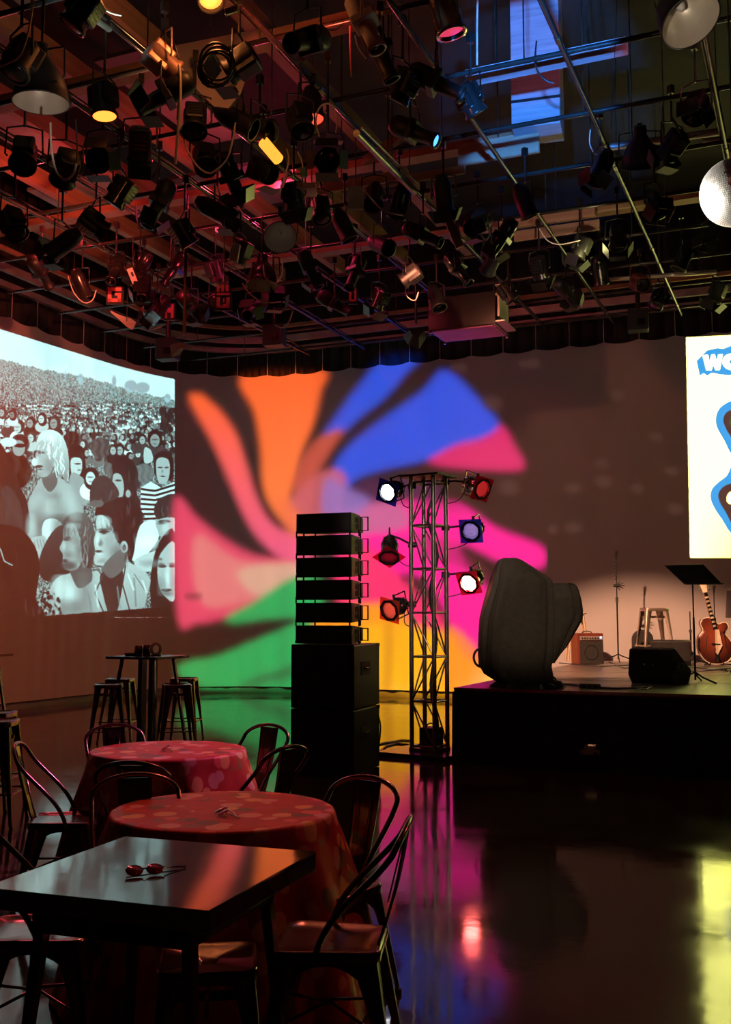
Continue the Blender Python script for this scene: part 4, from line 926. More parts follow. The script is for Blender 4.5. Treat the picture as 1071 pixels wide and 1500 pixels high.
# wedge monitors
def wedge(px, py, w, h, rz, label, tilt=0):
    p = onstage(px, py); t = thing('wedge_monitor', label, 'speaker', p, rz, 'floor wedge speakers')
    d = .40; pr_ = [(-.20, .0), (.16, 0), (.24, .10), (.20, h * .95), (.13, h), (-.27, h * .38), (-.27, .10)]
    m_ = Matrix.Translation((-w / 2, 0, 0)) @ Matrix(((0, 0, 1, 0), (1, 0, 0, 0), (0, 1, 0, 0), (0, 0, 0, 1)))
    MB().prism(pr_, w, m_).build('cabinet', 'black_gloss', t, bevel=.012)
    # slanted grille on the front face
    a = Vector((0, -.272, h * .38)); b_ = Vector((0, .128, h)); c = (a + b_) / 2; an = math.atan2(b_.z - a.z, b_.y - a.y)
    MB().box(c + Vector((0, -.008 * math.sin(an), .008 * math.cos(an))), (w - .05, (b_ - a).length - .04, .012), (an, 0, 0)).build('grille', 'grille', t)
    for s_ in (-1, 1):
        e = MB().box((s_ * (w / 2 + .003), .02, h * .5), (.008, .17, .09)).build('side_plate', 'black_matte', t)
        MB().tube([(s_ * (w / 2 + .01), -.04, h * .5 - .02), (s_ * (w / 2 + .02), -.03, h * .5 + .02), (s_ * (w / 2 + .02), .06, h * .5 + .03), (s_ * (w / 2 + .01), .08, h * .5 - .01)], .008, 6).build('handle', 'chrome', e)
    mb = MB()
    for s_ in (-1, 1): mb.cyl((s_ * .05, .244, h * .55), (s_ * .05, .252, h * .55), .012, n=10)
    mb.build('jack', 'chrome', t)
    return t
wedge(966, 1001, .52, .40, facing(-.66, -.75), 'black wedge speaker at the stage front, handle plate on its side')
wedge(985, 977, .56, .40, facing(-.35, -.93), 'black wedge speaker behind the front one, by the short microphone stand')
# music stand
p = onstage(1019, 1000); dd = depth_of(p); zt3 = 1.55 + (900 - 842) * dd / 1558 - SZ
ms = thing('music_stand', 'black music stand with tilted desk at right of the stage', 'music stand', p, facing(0, 1))
MB().cyl((0, 0, .03), (0, 0, zt3 * .6), .012).build('lower_tube', 'black_gloss', ms); MB().cyl((0, 0, zt3 * .55), (0, 0, zt3), .008).build('upper_tube', 'black_gloss', ms)
kk = dd / 1558
A = [((-40, -17), (22, -19), (40, 10), (-10, 11))]
mb = MB()
pts = [(980 - 1017, 828 - 842), (1038 - 1017, 826 - 842), (1055 - 1017, 857 - 842), (1000 - 1017, 857 - 842)]
top_ = []
for i, (x, y) in enumerate(pts): top_.append(Vector((x * kk, (.10 if i < 2 else -.14), zt3 - y * kk)))
mb.add(top_ + [v + Vector((0, .012, .004)) for v in top_], [(0, 1, 2, 3), (7, 6, 5, 4), (0, 4, 5, 1), (1, 5, 6, 2), (2, 6, 7, 3), (3, 7, 4, 0)])
mb.build('desk', 'black_matte', ms)
lip = MB(); lip.box(((top_[2] + top_[3]) / 2 + Vector((.0, -.03, .01))), ((top_[2] - top_[3]).length, .07, .008)); lip.build('ledge', 'black_matte', ms)
MB().cyl((-.09, -.03, zt3 + .03), (0, 0, zt3 - .01), .006, n=8).build('bracket', 'chrome', ms)
for i in range(3):
    a = R(-60 + i * 120); MB().tube([(0, 0, .12), (.12 * math.cos(a), .12 * math.sin(a), .06), (.30 * math.cos(a), .30 * math.sin(a), .008)], .011, 7).build('leg', 'black_gloss', ms)
# archtop guitar on a stand
p = onstage(1047, 974); dd = depth_of(p); kk = dd / 1558
ys = lambda y: 1.55 + (900 - y) * kk - SZ
gt = thing('archtop_guitar', 'sunburst archtop guitar standing upright at right of the stage', 'guitar', (p.x, p.y, SZ), facing(0, 1))
def gx(px, py): return ((px - 1047) * kk, ys(py))
body = [(1046, 972), (1034, 968), (1025, 958), (1022, 945), (1024, 932), (1030, 923), (1027, 915), (1028, 909), (1033, 905.5), (1041, 905), (1050, 912), (1054, 914), (1058, 912), (1064, 912), (1067, 918), (1062, 926), (1065, 932), (1072, 942), (1074, 953), (1069, 964), (1060, 970)]
bp = [gx(*q) for q in body]
def catm(pts, n=4):
    q = []; N = len(pts)
    for i in range(N):
        p0, p1, p2, p3 = pts[i - 1], pts[i], pts[(i + 1) % N], pts[(i + 2) % N]
        for k in range(n):
            t = k / n; q.append(tuple(.5 * ((2 * p1[j]) + (-p0[j] + p2[j]) * t + (2 * p0[j] - 5 * p1[j] + 4 * p2[j] - p3[j]) * t * t + (-p0[j] + 3 * p1[j] - 3 * p2[j] + p3[j]) * t ** 3) for j in (0, 1)))
    return q
bp = catm(bp); cxg = sum(q[0] for q in bp) / len(bp); czg = sum(q[1] for q in bp) / len(bp)
mw = bpy.data.materials.new('sunburst'); mw.use_nodes = True; nt = mw.node_tree; b = nt.nodes['Principled BSDF']; b.inputs['Roughness'].default_value = .22; b.inputs['Coat Weight'].default_value = .5
tcn = nt.nodes.new('ShaderNodeTexCoord'); gr = nt.nodes.new('ShaderNodeTexGradient'); gr.gradient_type = 'SPHERICAL'; mpn = nt.nodes.new('ShaderNodeMapping'); mpn.vector_type = 'TEXTURE'; mpn.inputs['Location'].default_value = (cxg, -.05, czg); mpn.inputs['Scale'].default_value = (.34, .6, .40)
nt.links.new(tcn.outputs['Object'], mpn.inputs[0]); nt.links.new(mpn.outputs[0], gr.inputs[0]); crn = nt.nodes.new('ShaderNodeValToRGB'); e = crn.color_ramp.elements; e[0].position = .15; e[0].color = (.045, .009, .006, 1); e[1].position = .75; e[1].color = (.20, .045, .022, 1)
nt.links.new(gr.outputs[0], crn.inputs[0]); nt.links.new(crn.outputs[0], b.inputs['Base Color']); M['sunburst'] = mw
rg_ = []
for sc, y in ((.96, .06), (1.0, .05), (1.0, -.05), (.94, -.062), (.75, -.078), (.4, -.088), (.02, -.09)):
    rg_.append([Vector((cxg + (x - cxg) * sc, y, czg + (z - czg) * sc)) for x, z in bp])
g_b = MB().loft(rg_).build('body', 'sunburst', gt)
MB().tube([(x, -.052, z) for x, z in bp], .007, 6, closed=True).build('binding', 'ivory', g_b)
n0 = Vector((gx(1047, 922)[0], -.085, gx(1047, 922)[1])); n1 = Vector((gx(1035, 868)[0], -.06, gx(1035, 868)[1]))
d = (n1 - n0); 
def strip(mb, a, b_, w0, w1, th):
    u = (b_ - a).normalized(); s_ = Vector((u.z, 0, -u.x)).normalized(); r0 = [a + s_ * w0, a - s_ * w0, a - s_ * w0 + Vector((0, th, 0)), a + s_ * w0 + Vector((0, th, 0))]; r1 = [b_ + s_ * w1, b_ - s_ * w1, b_ - s_ * w1 + Vector((0, th, 0)), b_ + s_ * w1 + Vector((0, th, 0))]
    mb.loft([r0, r1], smooth=False)
mb = MB(); strip(mb, n0, n1, .034, .026, .035); nk = mb.build('neck', 'wood_beam', gt)
mb = MB(); strip(mb, n0 + Vector((0, -.006, 0)), n1 + Vector((0, -.006, 0)), .034, .026, .006); mb.build('fretboard', 'black_gloss', nk)
for i in range(8):
    u = .1 + i * .11; c = n0.lerp(n1, u) + Vector((0, -.008, 0)); mb = MB(); strip(mb, c - d.normalized() * .015, c + d.normalized() * .015, .024, .022, .003); mb.build('inlay', 'ivory', nk)
hd = n1 + d.normalized() * .15; mb = MB(); strip(mb, n1, hd, .03, .055, .02); h_o = mb.build('headstock', 'ivory', gt)
for i in range(3):
    for s_ in (-1, 1): c = n1.lerp(hd, .3 + i * .28) + Vector((s_ * .058, .01, 0)); MB().cyl(c, c + Vector((s_ * .025, 0, 0)), .009, n=8).build('tuner', 'chrome', h_o)
tp0 = Vector((gx(1047, 949)[0], -.105, gx(1047, 949)[1])); tp1 = Vector((gx(1049, 968)[0], -.09, gx(1049, 968)[1])); mb = MB(); strip(mb, tp0, tp1, .022, .03, .008); mb.build('tailpiece', 'black_gloss', gt)
mb = MB(); c = Vector((gx(1047, 943)[0], -.10, gx(1047, 943)[1])); mb.box(c, (.13, .02, .02), (0, .08, 0)); mb.build('bridge', 'black_gloss', gt)
mb = MB(); 
for q in (-1, 0, 1): mb.tube([n1 + Vector((q * .012, -.014, 0)), n0 + Vector((q * .014, -.02, 0)), c + Vector((q * .018, -.012, 0)), tp1 + Vector((q * .01, -.01, 0))], .0018, 4)
mb.build('strings', 'chrome', gt)
pk = [gx(*q) for q in ((1046, 922), (1052, 922), (1056, 945), (1049, 958), (1046, 955))]; MB().add([(x, -.106, z) for x, z in pk] + [(x, -.10, z) for x, z in pk], [(0, 1, 2, 3, 4), (9, 8, 7, 6, 5)] + [(i, (i + 1) % 5, 5 + (i + 1) % 5, 5 + i) for i in range(5)]).build('pickguard', 'ivory', gt)
for s_, X in ((-1, 1033.5), (1, 1061)):
    q = [gx(X + s_ * -1.5, 930), gx(X + s_ * 1, 936), gx(X - s_ * .5, 946), gx(X + s_ * 2.5, 951)]; MB().tube(bez(*[(a, -.082, b_) for a, b_ in q], 10), .007, 5).build('f_hole', 'black_matte', g_b)
gs = thing('guitar_stand', 'black folding stand cradling the archtop guitar', 'stand', (p.x, p.y, SZ), facing(0, 1))
hb = ys(972)
for s_ in (-1, 1): MB().tube([(s_ * .05, .10, .45), (s_ * .12, .0, hb + .0), (s_ * .2, -.16, .012)], .011, 6).build('leg', 'black_gloss', gs)
MB().tube([(0, .10, .5), (0, .22, .2), (0, .36, .012)], .011, 6).build('leg', 'black_gloss', gs)
for s_ in (-1, 1): MB().tube([(s_ * .10, .04, hb * .8), (s_ * .10, -.10, hb * .8 - .005), (s_ * .10, -.12, hb * .8 + .03)], .010, 6).build('cradle_arm', 'black_matte', gs)
MB().cyl((0, .10, .4), (0, .10, .55), .012).build('post', 'black_gloss', gs)
# loudspeaker corner at the frame's right edge
p = onstage(1083, 985); t = thing('stage_loudspeaker', 'black loudspeaker on a pole, only its edge showing at far right of the stage', 'speaker', p, R(20)); kk2 = depth_of(p) / 1558
z0, z1_ = 1.55 + (900 - 905) * kk2 - SZ, 1.55 + (900 - 868) * kk2 - SZ
MB().prism([(-.16, z0), (.16, z0), (.2, z1_), (-.13, z1_ + .03)], .3, Matrix.Rotation(R(90), 4, 'X')).build('cabinet', 'black_gloss', t, bevel=.01); MB().cyl((0, -.15, 0), (0, -.15, z0), .018).build('pole', 'black_gloss', t); MB().lathe([(.001, 0), (.16, 0), (.16, .02), (.02, .03), (.001, .03)], 20, (0, -.15, 0)).build('base_plate', 'black_gloss', t)
# floor boxes and cables on the stage
p = onstage(868, 1009) + FH * .12; t = thing('stage_box', 'flat metal connection box at the stage front edge', 'box', p, R(8)); MB().box((0, 0, .025), (.22, .12, .05)).build('lid', 'truss_alu', t, bevel=.006)
for i in range(3): MB().cyl((-.06 + i * .06, -.06, .025), (-.06 + i * .06, -.07, .025), .014, n=8).build('socket', 'black_matte', t)
def floor_cable(pts, z, r, label, m='cable_black', wob=.03, sd=1):
    rg = random.Random(sd); w = [onz(x, y, z) for x, y in pts]; out = []
    for i in range(len(w) - 1):
        for k in range(6): q = w[i].lerp(w[i + 1], k / 6); out.append(q + Vector((rg.uniform(-wob, wob), rg.uniform(-wob, wob), r)))
    out.append(w[-1] + Vector((0, 0, r)))
    for _ in range(2): out = [out[0]] + [(out[i - 1] + out[i] * 2 + out[i + 1]) / 4 for i in range(1, len(out) - 1)] + [out[-1]]
    return tag(MB().tube(out, r, 6).build('cable', m), label, 'cable')
floor_cable([(822, 972), (845, 974), (880, 977), (920, 975), (935, 971)], SZ, .008, 'black cable trailing from the amplifier across the rear of the stage', sd=1, wob=.05)
floor_cable([(808, 1002), (840, 1004), (866, 1008)], SZ, .010, 'black cable between shrouded equipment and the flat stage box', sd=2)
floor_cable([(872, 1008), (900, 1010), (930, 1009), (950, 1008)], SZ, .010, 'black cable from the flat stage box to the front wedge speaker', sd=3, wob=.05)
floor_cable([(895, 970), (903, 975), (912, 980), (930, 977), (940, 972), (925, 970)], SZ, .008, 'looped cable round the foot of the tall microphone stand', sd=4, wob=.05)
floor_cable([(930, 1012), (938, 1010), (948, 1011), (955, 1006)], SZ, .007, 'thin pale cable curling in front of the near wedge speaker', 'cable_white', .03, 5)
mb = MB(); cc = onstage(1038, 984)
pts = []
for i in range(70): a = i * .36; rr = .22 + .04 * math.sin(i * .23) + .02 * math.sin(i * 1.1); pts.append((cc.x + rr * 1.1 * math.cos(a), cc.y + rr * .9 * math.sin(a), SZ + .012 + .006 * (i % 9)))
tag(MB().tube(pts, .010, 5).build('cable_coil', 'cable_black'), 'coil of black cable on stage below the guitar', 'cable')
# ------------------------------------------------------------------ truss tower
L0 = onz(603.5, 1098, .06); e1 = (rt * .256 - FH * .167).normalized() * .29; e2 = (rt * .167 + FH * .256).normalized() * .29
cenT = Vector((L0.x, L0.y, 0)) + (e1 + e2) / 2; angT = math.atan2(e1.y, e1.x)
tr = thing('truss_tower', 'upright square aluminium truss tower carrying six stage lights, on a black base plate', 'truss', cenT, angT)
HT = 3.10; q = .145
MB().box((0, -.02, .025), (.88, .86, .05)).build('base_plate', 'black_gloss', tr, bevel=.006)
MB().box((0, 0, .065), (.34, .34, .03)).build('foot_frame', 'truss_alu', tr, bevel=.004)
for sx, sy in ((-1, -1), (1, -1), (1, 1), (-1, 1)): MB().cyl((sx * q, sy * q, .05), (sx * q, sy * q, HT), .025, n=14).build('chord', 'truss_alu', tr)
nb = 6; hb = (HT - .16) / nb
for f in range(4):
    m_ = Matrix.Rotation(math.pi / 2 * f, 4, 'Z'); mb = MB()
    for i in range(nb + 1):
        z = .10 + hb * i; mb.cyl((-q, -q, z), (q, -q, z), .012, n=8)
        if i < nb:
            s = 1 if (i + f // 2) % 2 else -1
            mb.cyl((-q * s, -q, z), (q * s, -q, z + hb), .009, n=8)
    mb.xf(m_).build('bracing', 'truss_alu', tr)
MB().box((.0, 0, HT + .012), (.50, .46, .024)).build('top_plate', 'black_matte', tr, bevel=.003)
t = thing('dimmer_box', 'small black power box sitting inside the foot of the truss tower', 'box', cenT + Vector((0, 0, .08)), angT); MB().box((0.02, 0, .11), (.2, .2, .22)).build('case', 'black_matte', t, bevel=.01); MB().tube(bez((-.04, 0, .22), (-.03, 0, .28), (.06, 0, .28), (.07, 0, .22), 8), .008, 6).build('handle', 'black_gloss', t)
for i in range(3): MB().cyl((-.04 + i * .05, -.1, .06), (-.04 + i * .05, -.115, .06), .014, n=8).build('socket', 'chrome', t)
def gelmat(name, c):
    m = bpy.data.materials.new(name); m.use_nodes = True; nt = m.node_tree; nt.nodes.remove(nt.nodes['Principled BSDF'])
    a = nt.nodes.new('ShaderNodeBsdfTransparent'); b = nt.nodes.new('ShaderNodeBsdfTranslucent'); d = nt.nodes.new('ShaderNodeBsdfDiffuse'); a.inputs[0].default_value = c; b.inputs[0].default_value = c; d.inputs[0].default_value = c
    m1 = nt.nodes.new('ShaderNodeMixShader'); m2 = nt.nodes.new('ShaderNodeMixShader'); m1.inputs[0].default_value = .5; m2.inputs[0].default_value = .4
    nt.links.new(b.outputs[0], m1.inputs[1]); nt.links.new(d.outputs[0], m1.inputs[2]); nt.links.new(m1.outputs[0], m2.inputs[1]); nt.links.new(a.outputs[0], m2.inputs[2]); nt.links.new(m2.outputs[0], nt.nodes['Material Output'].inputs[0]); M[name] = m
gelmat('gel_blue', (.03, .05, .55, 1)); gelmat('gel_red', (.75, .02, .06, 1)); gelmat('gel_orange', (.85, .10, .05, 1))
mat('lens_white_blue', (.8, .8, .9, 1), .3, emit=((.8, .87, 1, 1), 9)); mat('lens_hot_red', (.9, .6, .5, 1), .3, emit=((1, .13, .11, 1), 34))
mat('lens_purple', (.2, .15, .5, 1), .15, noise=(26, (.4, .3, .75, 1), (1, 3, 1)), emit=((.30, .20, .55, 1), .55), coat=.6); mat('lens_dull_red', (.45, .01, .02, 1), .12, noise=(18, (.25, .01, .015, 1)), emit=((.75, .03, .03, 1), .55), coat=.7)  # dull lenses get a faint added glow
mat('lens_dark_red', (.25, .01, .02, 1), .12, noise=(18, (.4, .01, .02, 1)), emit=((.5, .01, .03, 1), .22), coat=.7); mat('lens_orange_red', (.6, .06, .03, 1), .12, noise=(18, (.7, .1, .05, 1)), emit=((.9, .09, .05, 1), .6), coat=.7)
def par_can(px, py, d, look, body, lens, gel, label, roll=0, side=-1, rr=.105, ln=.27, ysp=1):
    """look: (right, up, toward viewer) direction the lamp points"""
    p = ond(px, py, d); v = (rt * look[0] + Vector((0, 0, look[1])) - FH * look[2]).normalized()
    m_ = aim(p, p + v); t = thing('par_can', label, 'stage light', p); t.matrix_world = m_ @ Matrix.Rotation(0, 4, 'Z')
    MB().lathe([(rr * .92, -.005), (rr, .0), (rr, .02), (rr * .93, .03), (rr * .93, ln * .62), (rr * .97, ln * .64), (rr * .80, ln * .8), (rr * .72, ln * .82), (rr * .62, ln), (.001, ln + .01)], 28).build('can', body, t)
    vents = MB()
    for i in range(10): a = i * math.pi / 5; vents.box((rr * .74 * math.cos(a), rr * .74 * math.sin(a), ln * .87), (.012, .012, .045), (0, 0, a))
    vents.build('vent', 'black_matte', t)
    MB().lathe([(.001, -.012), (rr * .45, -.010), (rr * .86, .004), (rr * .001, .006)], 28).build('lens', lens, t)
    oc = MB(); rings = []
    for z, k in ((-.004, 1.16), (-.004, .90), (-.020, .90), (-.020, 1.16), (-.004, 1.16)): rings.append([Vector((k * rr * 1.04 * math.cos(math.pi / 4 * i + math.pi / 8), k * rr * 1.04 * math.sin(math.pi / 4 * i + math.pi / 8), z)) for i in range(8)])
    MB().loft(rings, smooth=False, cap=False).build('gel_frame', body, t)
    if gel:
        s = rr * 1.28; ht = rr * .90; c, sn = math.cos(roll), math.sin(roll); mb = MB(); out_ = [(s * c * x - s * sn * y, s * sn * x + s * c * y) for x, y in ((1, 1), (-1, 1), (-1, -1), (1, -1))]
        n = 32; cir = [(ht * math.cos(2 * math.pi * i / n + roll + math.pi / 4), ht * math.sin(2 * math.pi * i / n + roll + math.pi / 4)) for i in range(n)]
        vs = [(x, y, -.002) for x, y in out_] + [(x, y, -.002) for x, y in cir]; fs = []
        for i in range(n):
            k = (i * 4 // n) % 4; fs.append((4 + i, 4 + (i + 1) % n, k)); 
        for k in range(4): i = ((k + 1) * n // 4) % n; fs.append((4 + i, (k + 1) % 4, k))
        mb.add(vs, fs).build('gel_sheet', gel, t)
    # yoke: a flat bar fork from the can's sides back to the chord
    yk = MB()
    back = Vector((0, 0, ln * .9 + .05))
    for s_ in (-1, 1): yk.tube([(0, s_ * (rr + .008), ln * .42), (0, s_ * (rr + .03), ln * .42 + .02), (0, s_ * (rr + .03), ln + .05)], .008, 6)
    yk.tube([(0, (rr + .03), ln + .05), (0, -(rr + .03), ln + .05)], .008, 6); yk.build('yoke', body, t)
    for s_ in (-1, 1): MB().cyl((0, s_ * (rr), ln * .42), (0, s_ * (rr + .045), ln * .42), .016, n=10).build('knob', 'black_matte', t)
    return t, p, m_
DT = depth_of(cenT)
cams = []
for a in (((568, 721), (-.55, -.30, .8), 'black_gloss', 'lens_white_blue', 'gel_blue', 'lit blue-white stage light with blue gel, top left of the truss tower', R(22), -1, (603, 712)),
          ((706, 716), (.55, -.34, .75), 'chrome', 'lens_dull_red', 'gel_red', 'chrome stage light with unlit red lens, top right of the truss tower', R(8), 1, (652, 706)),
          ((690, 778), (-.42, -.26, .88), 'chrome', 'lens_purple', 'gel_blue', 'chrome stage light with purple lens, middle right of the truss tower', R(0), 1, (652, 773)),
          ((687, 854), (-.50, -.40, .8), 'chrome', 'lens_hot_red', 'gel_red', 'glaring lit stage light with pink gel corners, lower right of the truss tower', R(-6), 1, (652, 842)),
          ((570, 816), (-.05, -.80, .6), 'black_gloss', 'lens_dark_red', 'gel_red', 'black stage light tipped down, dark red lens, middle left of the truss tower', R(45), -1, (603, 798)),
          ((571, 894), (-.62, -.28, .75), 'black_gloss', 'lens_orange_red', 'gel_orange', 'black stage light with orange-red lens, lowest left of the truss tower', R(14), -1, (603, 885))):
    (px, py), look, body, lens, gel, lab, roll, side, (ax2, ay2) = a
    t, p, m_ = par_can(px, py, DT - .12, look, body, lens, gel, lab, roll, side)
    tp = ond(ax2, ay2, DT + (.08 if side > 0 else -.02)); yb = m_ @ Vector((0, 0, .33))
    inv = m_.inverted()
    o = MB().tube([inv @ yb, inv @ ((yb + tp) / 2 + Vector((0, 0, .01))), inv @ tp], .012, 7).build('arm', 'black_matte', t)
    o = MB().cyl(inv @ (tp + rt * -.04), inv @ (tp + rt * .05), .033, n=10).build('clamp', 'black_matte', t)
    c0 = m_ @ Vector((0, 0, .27)); c1_ = tp - Vector((0, 0, .25)) + rt * (side * -.02)
    tag(MB().tube(bez(c0, c0 + Vector((0, 0, -.18)) + rt * (-side * .02), c1_ + rt * (side * .15), c1_, 14), .006, 6).build('power_cable', 'cable_black'), 'thin black cable looping to the ' + lab.split(',')[1].strip() + ' light' if 0 else 'thin black lead of the ' + lab.split(', ')[-1].replace(' of the truss tower', '') + ' light on the truss tower', 'cable')
# bundled cable running up the inside chord
pts = [cenT + Vector((.05 * math.sin(i * .9), .05 * math.cos(i * 1.1), .12 + i * .13)) + rt * .05 for i in range(22)]
tag(MB().tube(pts, .017, 7).build('power_cable', 'cable_black'), 'thick black cable bundle climbing inside the truss tower', 'cable')

# ------------------------------------------------------------------ loudspeaker stack
p = onz(425, 1133, 0); q2 = onz(514, 1143, 0)
SA = R(3)
cx0 = Vector((p.x, p.y, 0)); ux = Vector((math.cos(SA), math.sin(SA), 0)); uy = Vector((-math.sin(SA), math.cos(SA), 0))
dS = depth_of(cx0); ws_ = .665; 
def zat(py, d=None): return 1.55 + (900 - py) * (d or dS) / 1558
zs_ = zat(943); 
for i in range(2):
    z0 = zs_ / 2 * i; hh = zs_ / 2
    t = thing('subwoofer', ('black subwoofer cabinet on the floor, bottom of the speaker stack', 'black subwoofer cabinet under the line array, upper of two')[i], 'speaker', cx0 + ux * ws_ / 2 + uy * .38 + Vector((0, 0, z0)), SA, 'subwoofers')
    MB().box((0, 0, hh / 2), (ws_, .76, hh - .008)).build('cabinet', 'black_matte', t, bevel=.012)
    MB().box((0, -.385, hh / 2), (ws_ - .05, .012, hh - .06)).build('grille', 'grille', t)
    for s_ in (-1, 1):
        o = MB().box((s_ * (ws_ / 2 + .002), -.05, hh * .62), (.008, .26, .13)).build('handle_recess', 'grille', t); MB().tube([(s_ * (ws_ / 2 + .01), -.12, hh * .62), (s_ * (ws_ / 2 + .02), -.11, hh * .62), (s_ * (ws_ / 2 + .02), .01, hh * .62), (s_ * (ws_ / 2 + .01), .02, hh * .62)], .01, 6).build('handle', 'black_gloss', o)
        MB().box((s_ * (ws_ / 2 - .02), .33, hh - .02), (.05, .08, .035)).build('corner_bracket', 'black_gloss', t)
tops = [748, 780.5, 813, 846, 879, 912]
names = ['topmost', 'second from the top', 'third from the top', 'fourth from the top', 'fifth from the top', 'lowest']
for i, ty in enumerate(tops):
    zt_ = zat(ty + 4); hh = .196; zb = zt_ - hh
    if i == 5: zb = zs_ + .004; hh = zt_ - zb
    t = thing('line_array_speaker', 'slim black line-array speaker box, %s in the stack of six' % names[i], 'speaker', cx0 + ux * (ws_ / 2 - .005) + uy * .30 + Vector((0, 0, zb)), SA - R(1), 'line-array speaker boxes')
    w = .60; d_ = .50
    pts = [(-w / 2, -d_ / 2), (w / 2, -d_ / 2), (w / 2 + .0, -.05), (w / 2 - .07, d_ / 2), (-w / 2 + .07, d_ / 2), (-w / 2, -.05)]
    mb = MB(); tap = .028; lo = [Vector((x, y, tap * (y + d_ / 2) / d_)) for x, y in pts]; hi = [Vector((x, y, hh - tap * (y + d_ / 2) / d_)) for x, y in pts]; mb.loft([lo, hi], smooth=False); mb.build('cabinet', 'black_matte', t, bevel=.006)
    MB().box((0, -d_ / 2 - .006, hh / 2), (w - .04, .012, hh - .03)).build('grille', 'grille', t)
    for s_ in (-1, 1):
        fx_ = .085 if s_ > 0 else .02
        fr = [(s_ * (w / 2 + .01), -.02, .03), (s_ * (w / 2 + fx_), -.02, .03), (s_ * (w / 2 + fx_), -.02, hh - .03), (s_ * (w / 2 + .01), -.02, hh - .03)]
        MB().tube(fr, .009, 5, closed=True).build('rigging_frame', 'black_gloss', t)
        MB().box((s_ * (w / 2 + .012), -.02, hh / 2), (.02, .03, hh - .07)).build('rigging_bar', 'black_matte', t)
        for zc_ in (.32, .66): MB().cyl((s_ * (w / 2 - .001), -.12, hh * zc_), (s_ * (w / 2 + .004), -.12, hh * zc_), .028, n=14).build('port', 'grille', t)
    if i < 6:
        for s_ in (-1, 1):
            for yy in (-.17, .12): MB().cyl((s_ * (w / 2 - .05), yy, -.034 if i < 5 else 0), (s_ * (w / 2 - .05), yy, .05), .009, n=7).build('link_pin', 'black_gloss', t)
            MB().cyl((s_ * (w / 2 + .04), -d_ / 2 + .10, -.035 if i < 5 else 0), (s_ * (w / 2 + .04), -d_ / 2 + .10, .03), .008, n=7).build('link_pin', 'black_gloss', t)
# cables hanging off the stack and along the floor
sb = cx0 + ux * (ws_ + .01) + uy * .5
def wp(px, py, d): return ond(px, py, d)
dc = dS + .45
for i, (pts, lab) in enumerate(((((545, 1008), (552, 1040), (558, 1062), (556, 1088), (548, 1097)), 'cable hanging down the right side of the speaker stack, outer loop'),
             (((545, 1022), (549, 1050), (553, 1070), (549, 1088)), 'cable hanging close against the right side of the speaker stack'))):
    w = [wp(x, y, dc - .0) for x, y in pts]; w[-1].z = .012; out = []
    for a_, b_ in zip(w, w[1:]):
        for k in range(5): out.append(a_.lerp(b_, k / 5))
    out.append(w[-1])
    for _ in range(2): out = [out[0]] + [(out[j - 1] + out[j] * 2 + out[j + 1]) / 4 for j in range(1, len(out) - 1)] + [out[-1]]
    tag(MB().tube(out, .009, 6).build('speaker_cable', 'cable_black'), lab, 'cable')
floor_cable([(548, 1094), (560, 1090), (574, 1088), (588, 1085), (602, 1086)], 0, .010, 'cable running over the floor from the speaker stack to the truss tower, farther one', wob=.01, sd=8)
floor_cable([(547, 1100), (556, 1102), (566, 1094), (582, 1090), (600, 1092)], 0, .010, 'cable running over the floor from the speaker stack to the truss tower, nearer one', wob=.01, sd=9)
# ------------------------------------------------------------------ lighting grid
ZG = 6.6
ordn = ['first', 'second', 'third', 'fourth', 'fifth', 'sixth', 'seventh', 'eighth', 'ninth', 'tenth', 'eleventh', 'twelfth', 'thirteenth', 'fourteenth', 'fifteenth', 'sixteenth', 'seventeenth', 'eighteenth', 'nineteenth', 'twentieth']
xA = onz(569.7, 0, ZG).x; xB = onz(350, 5, ZG).x; xC = onz(807.7, 34.7, ZG).x; xD = onz(1045.7, 119, ZG).x
print('GRID X', xA, xB, xC, xD)
gxs = sorted([xA, xB, xC, xD]); dxg = (gxs[3] - gxs[0]) / 3
xs_ = [xB - 4 * dxg, xB - 3 * dxg, xB - 2 * dxg, xB - dxg, xB, xA, xC, xD, xD + dxg, xD + 2 * dxg]
for i, x in enumerate([v for v in xs_ if v > -12.2]):
    t = thing('grid_pipe', '%s long black ceiling pipe from the left running away towards the back wall' % ordn[i], 'pipe', (x, 11, ZG), 0, 'ceiling grid pipes running lengthwise')
    MB().cyl((0, -9.5, 0), (0, 7.2, 0), .026, n=10).build('tube', 'pipe_black', t)
    MB().cyl((-.055, -9.5, .10), (-.055, 7.2, .10), .011, n=8).build('conduit', 'pipe_steel' if i in (3, 4, 5, 6) else 'pipe_black', t)
    for k in range(6): MB().cyl((0, -8 + k * 2.9, -.0), (0, -7.9 + k * 2.9, -.0), .032, n=10).build('coupling', 'pipe_steel', t)
yy = [4.2 + 1.25 * k for k in range(12)]
for i, y in enumerate(yy):
    t = thing('cross_pipe', '%s black ceiling cross pipe counted from the camera towards the back wall' % ordn[i], 'pipe', (-3.5, y, ZG + .06), 0, 'ceiling grid pipes running crosswise')
    MB().cyl((-8.2, 0, 0), (9, 0, 0), .025, n=10).build('tube', 'pipe_black', t)
    for k in range(4): MB().cyl((-7 + k * 4 + .3 * i % 1, 0, 0), (-7 + k * 4 + .3 * i % 1, 0, 2.38), .008, n=6).build('hanger_rod', 'pipe_steel', t)
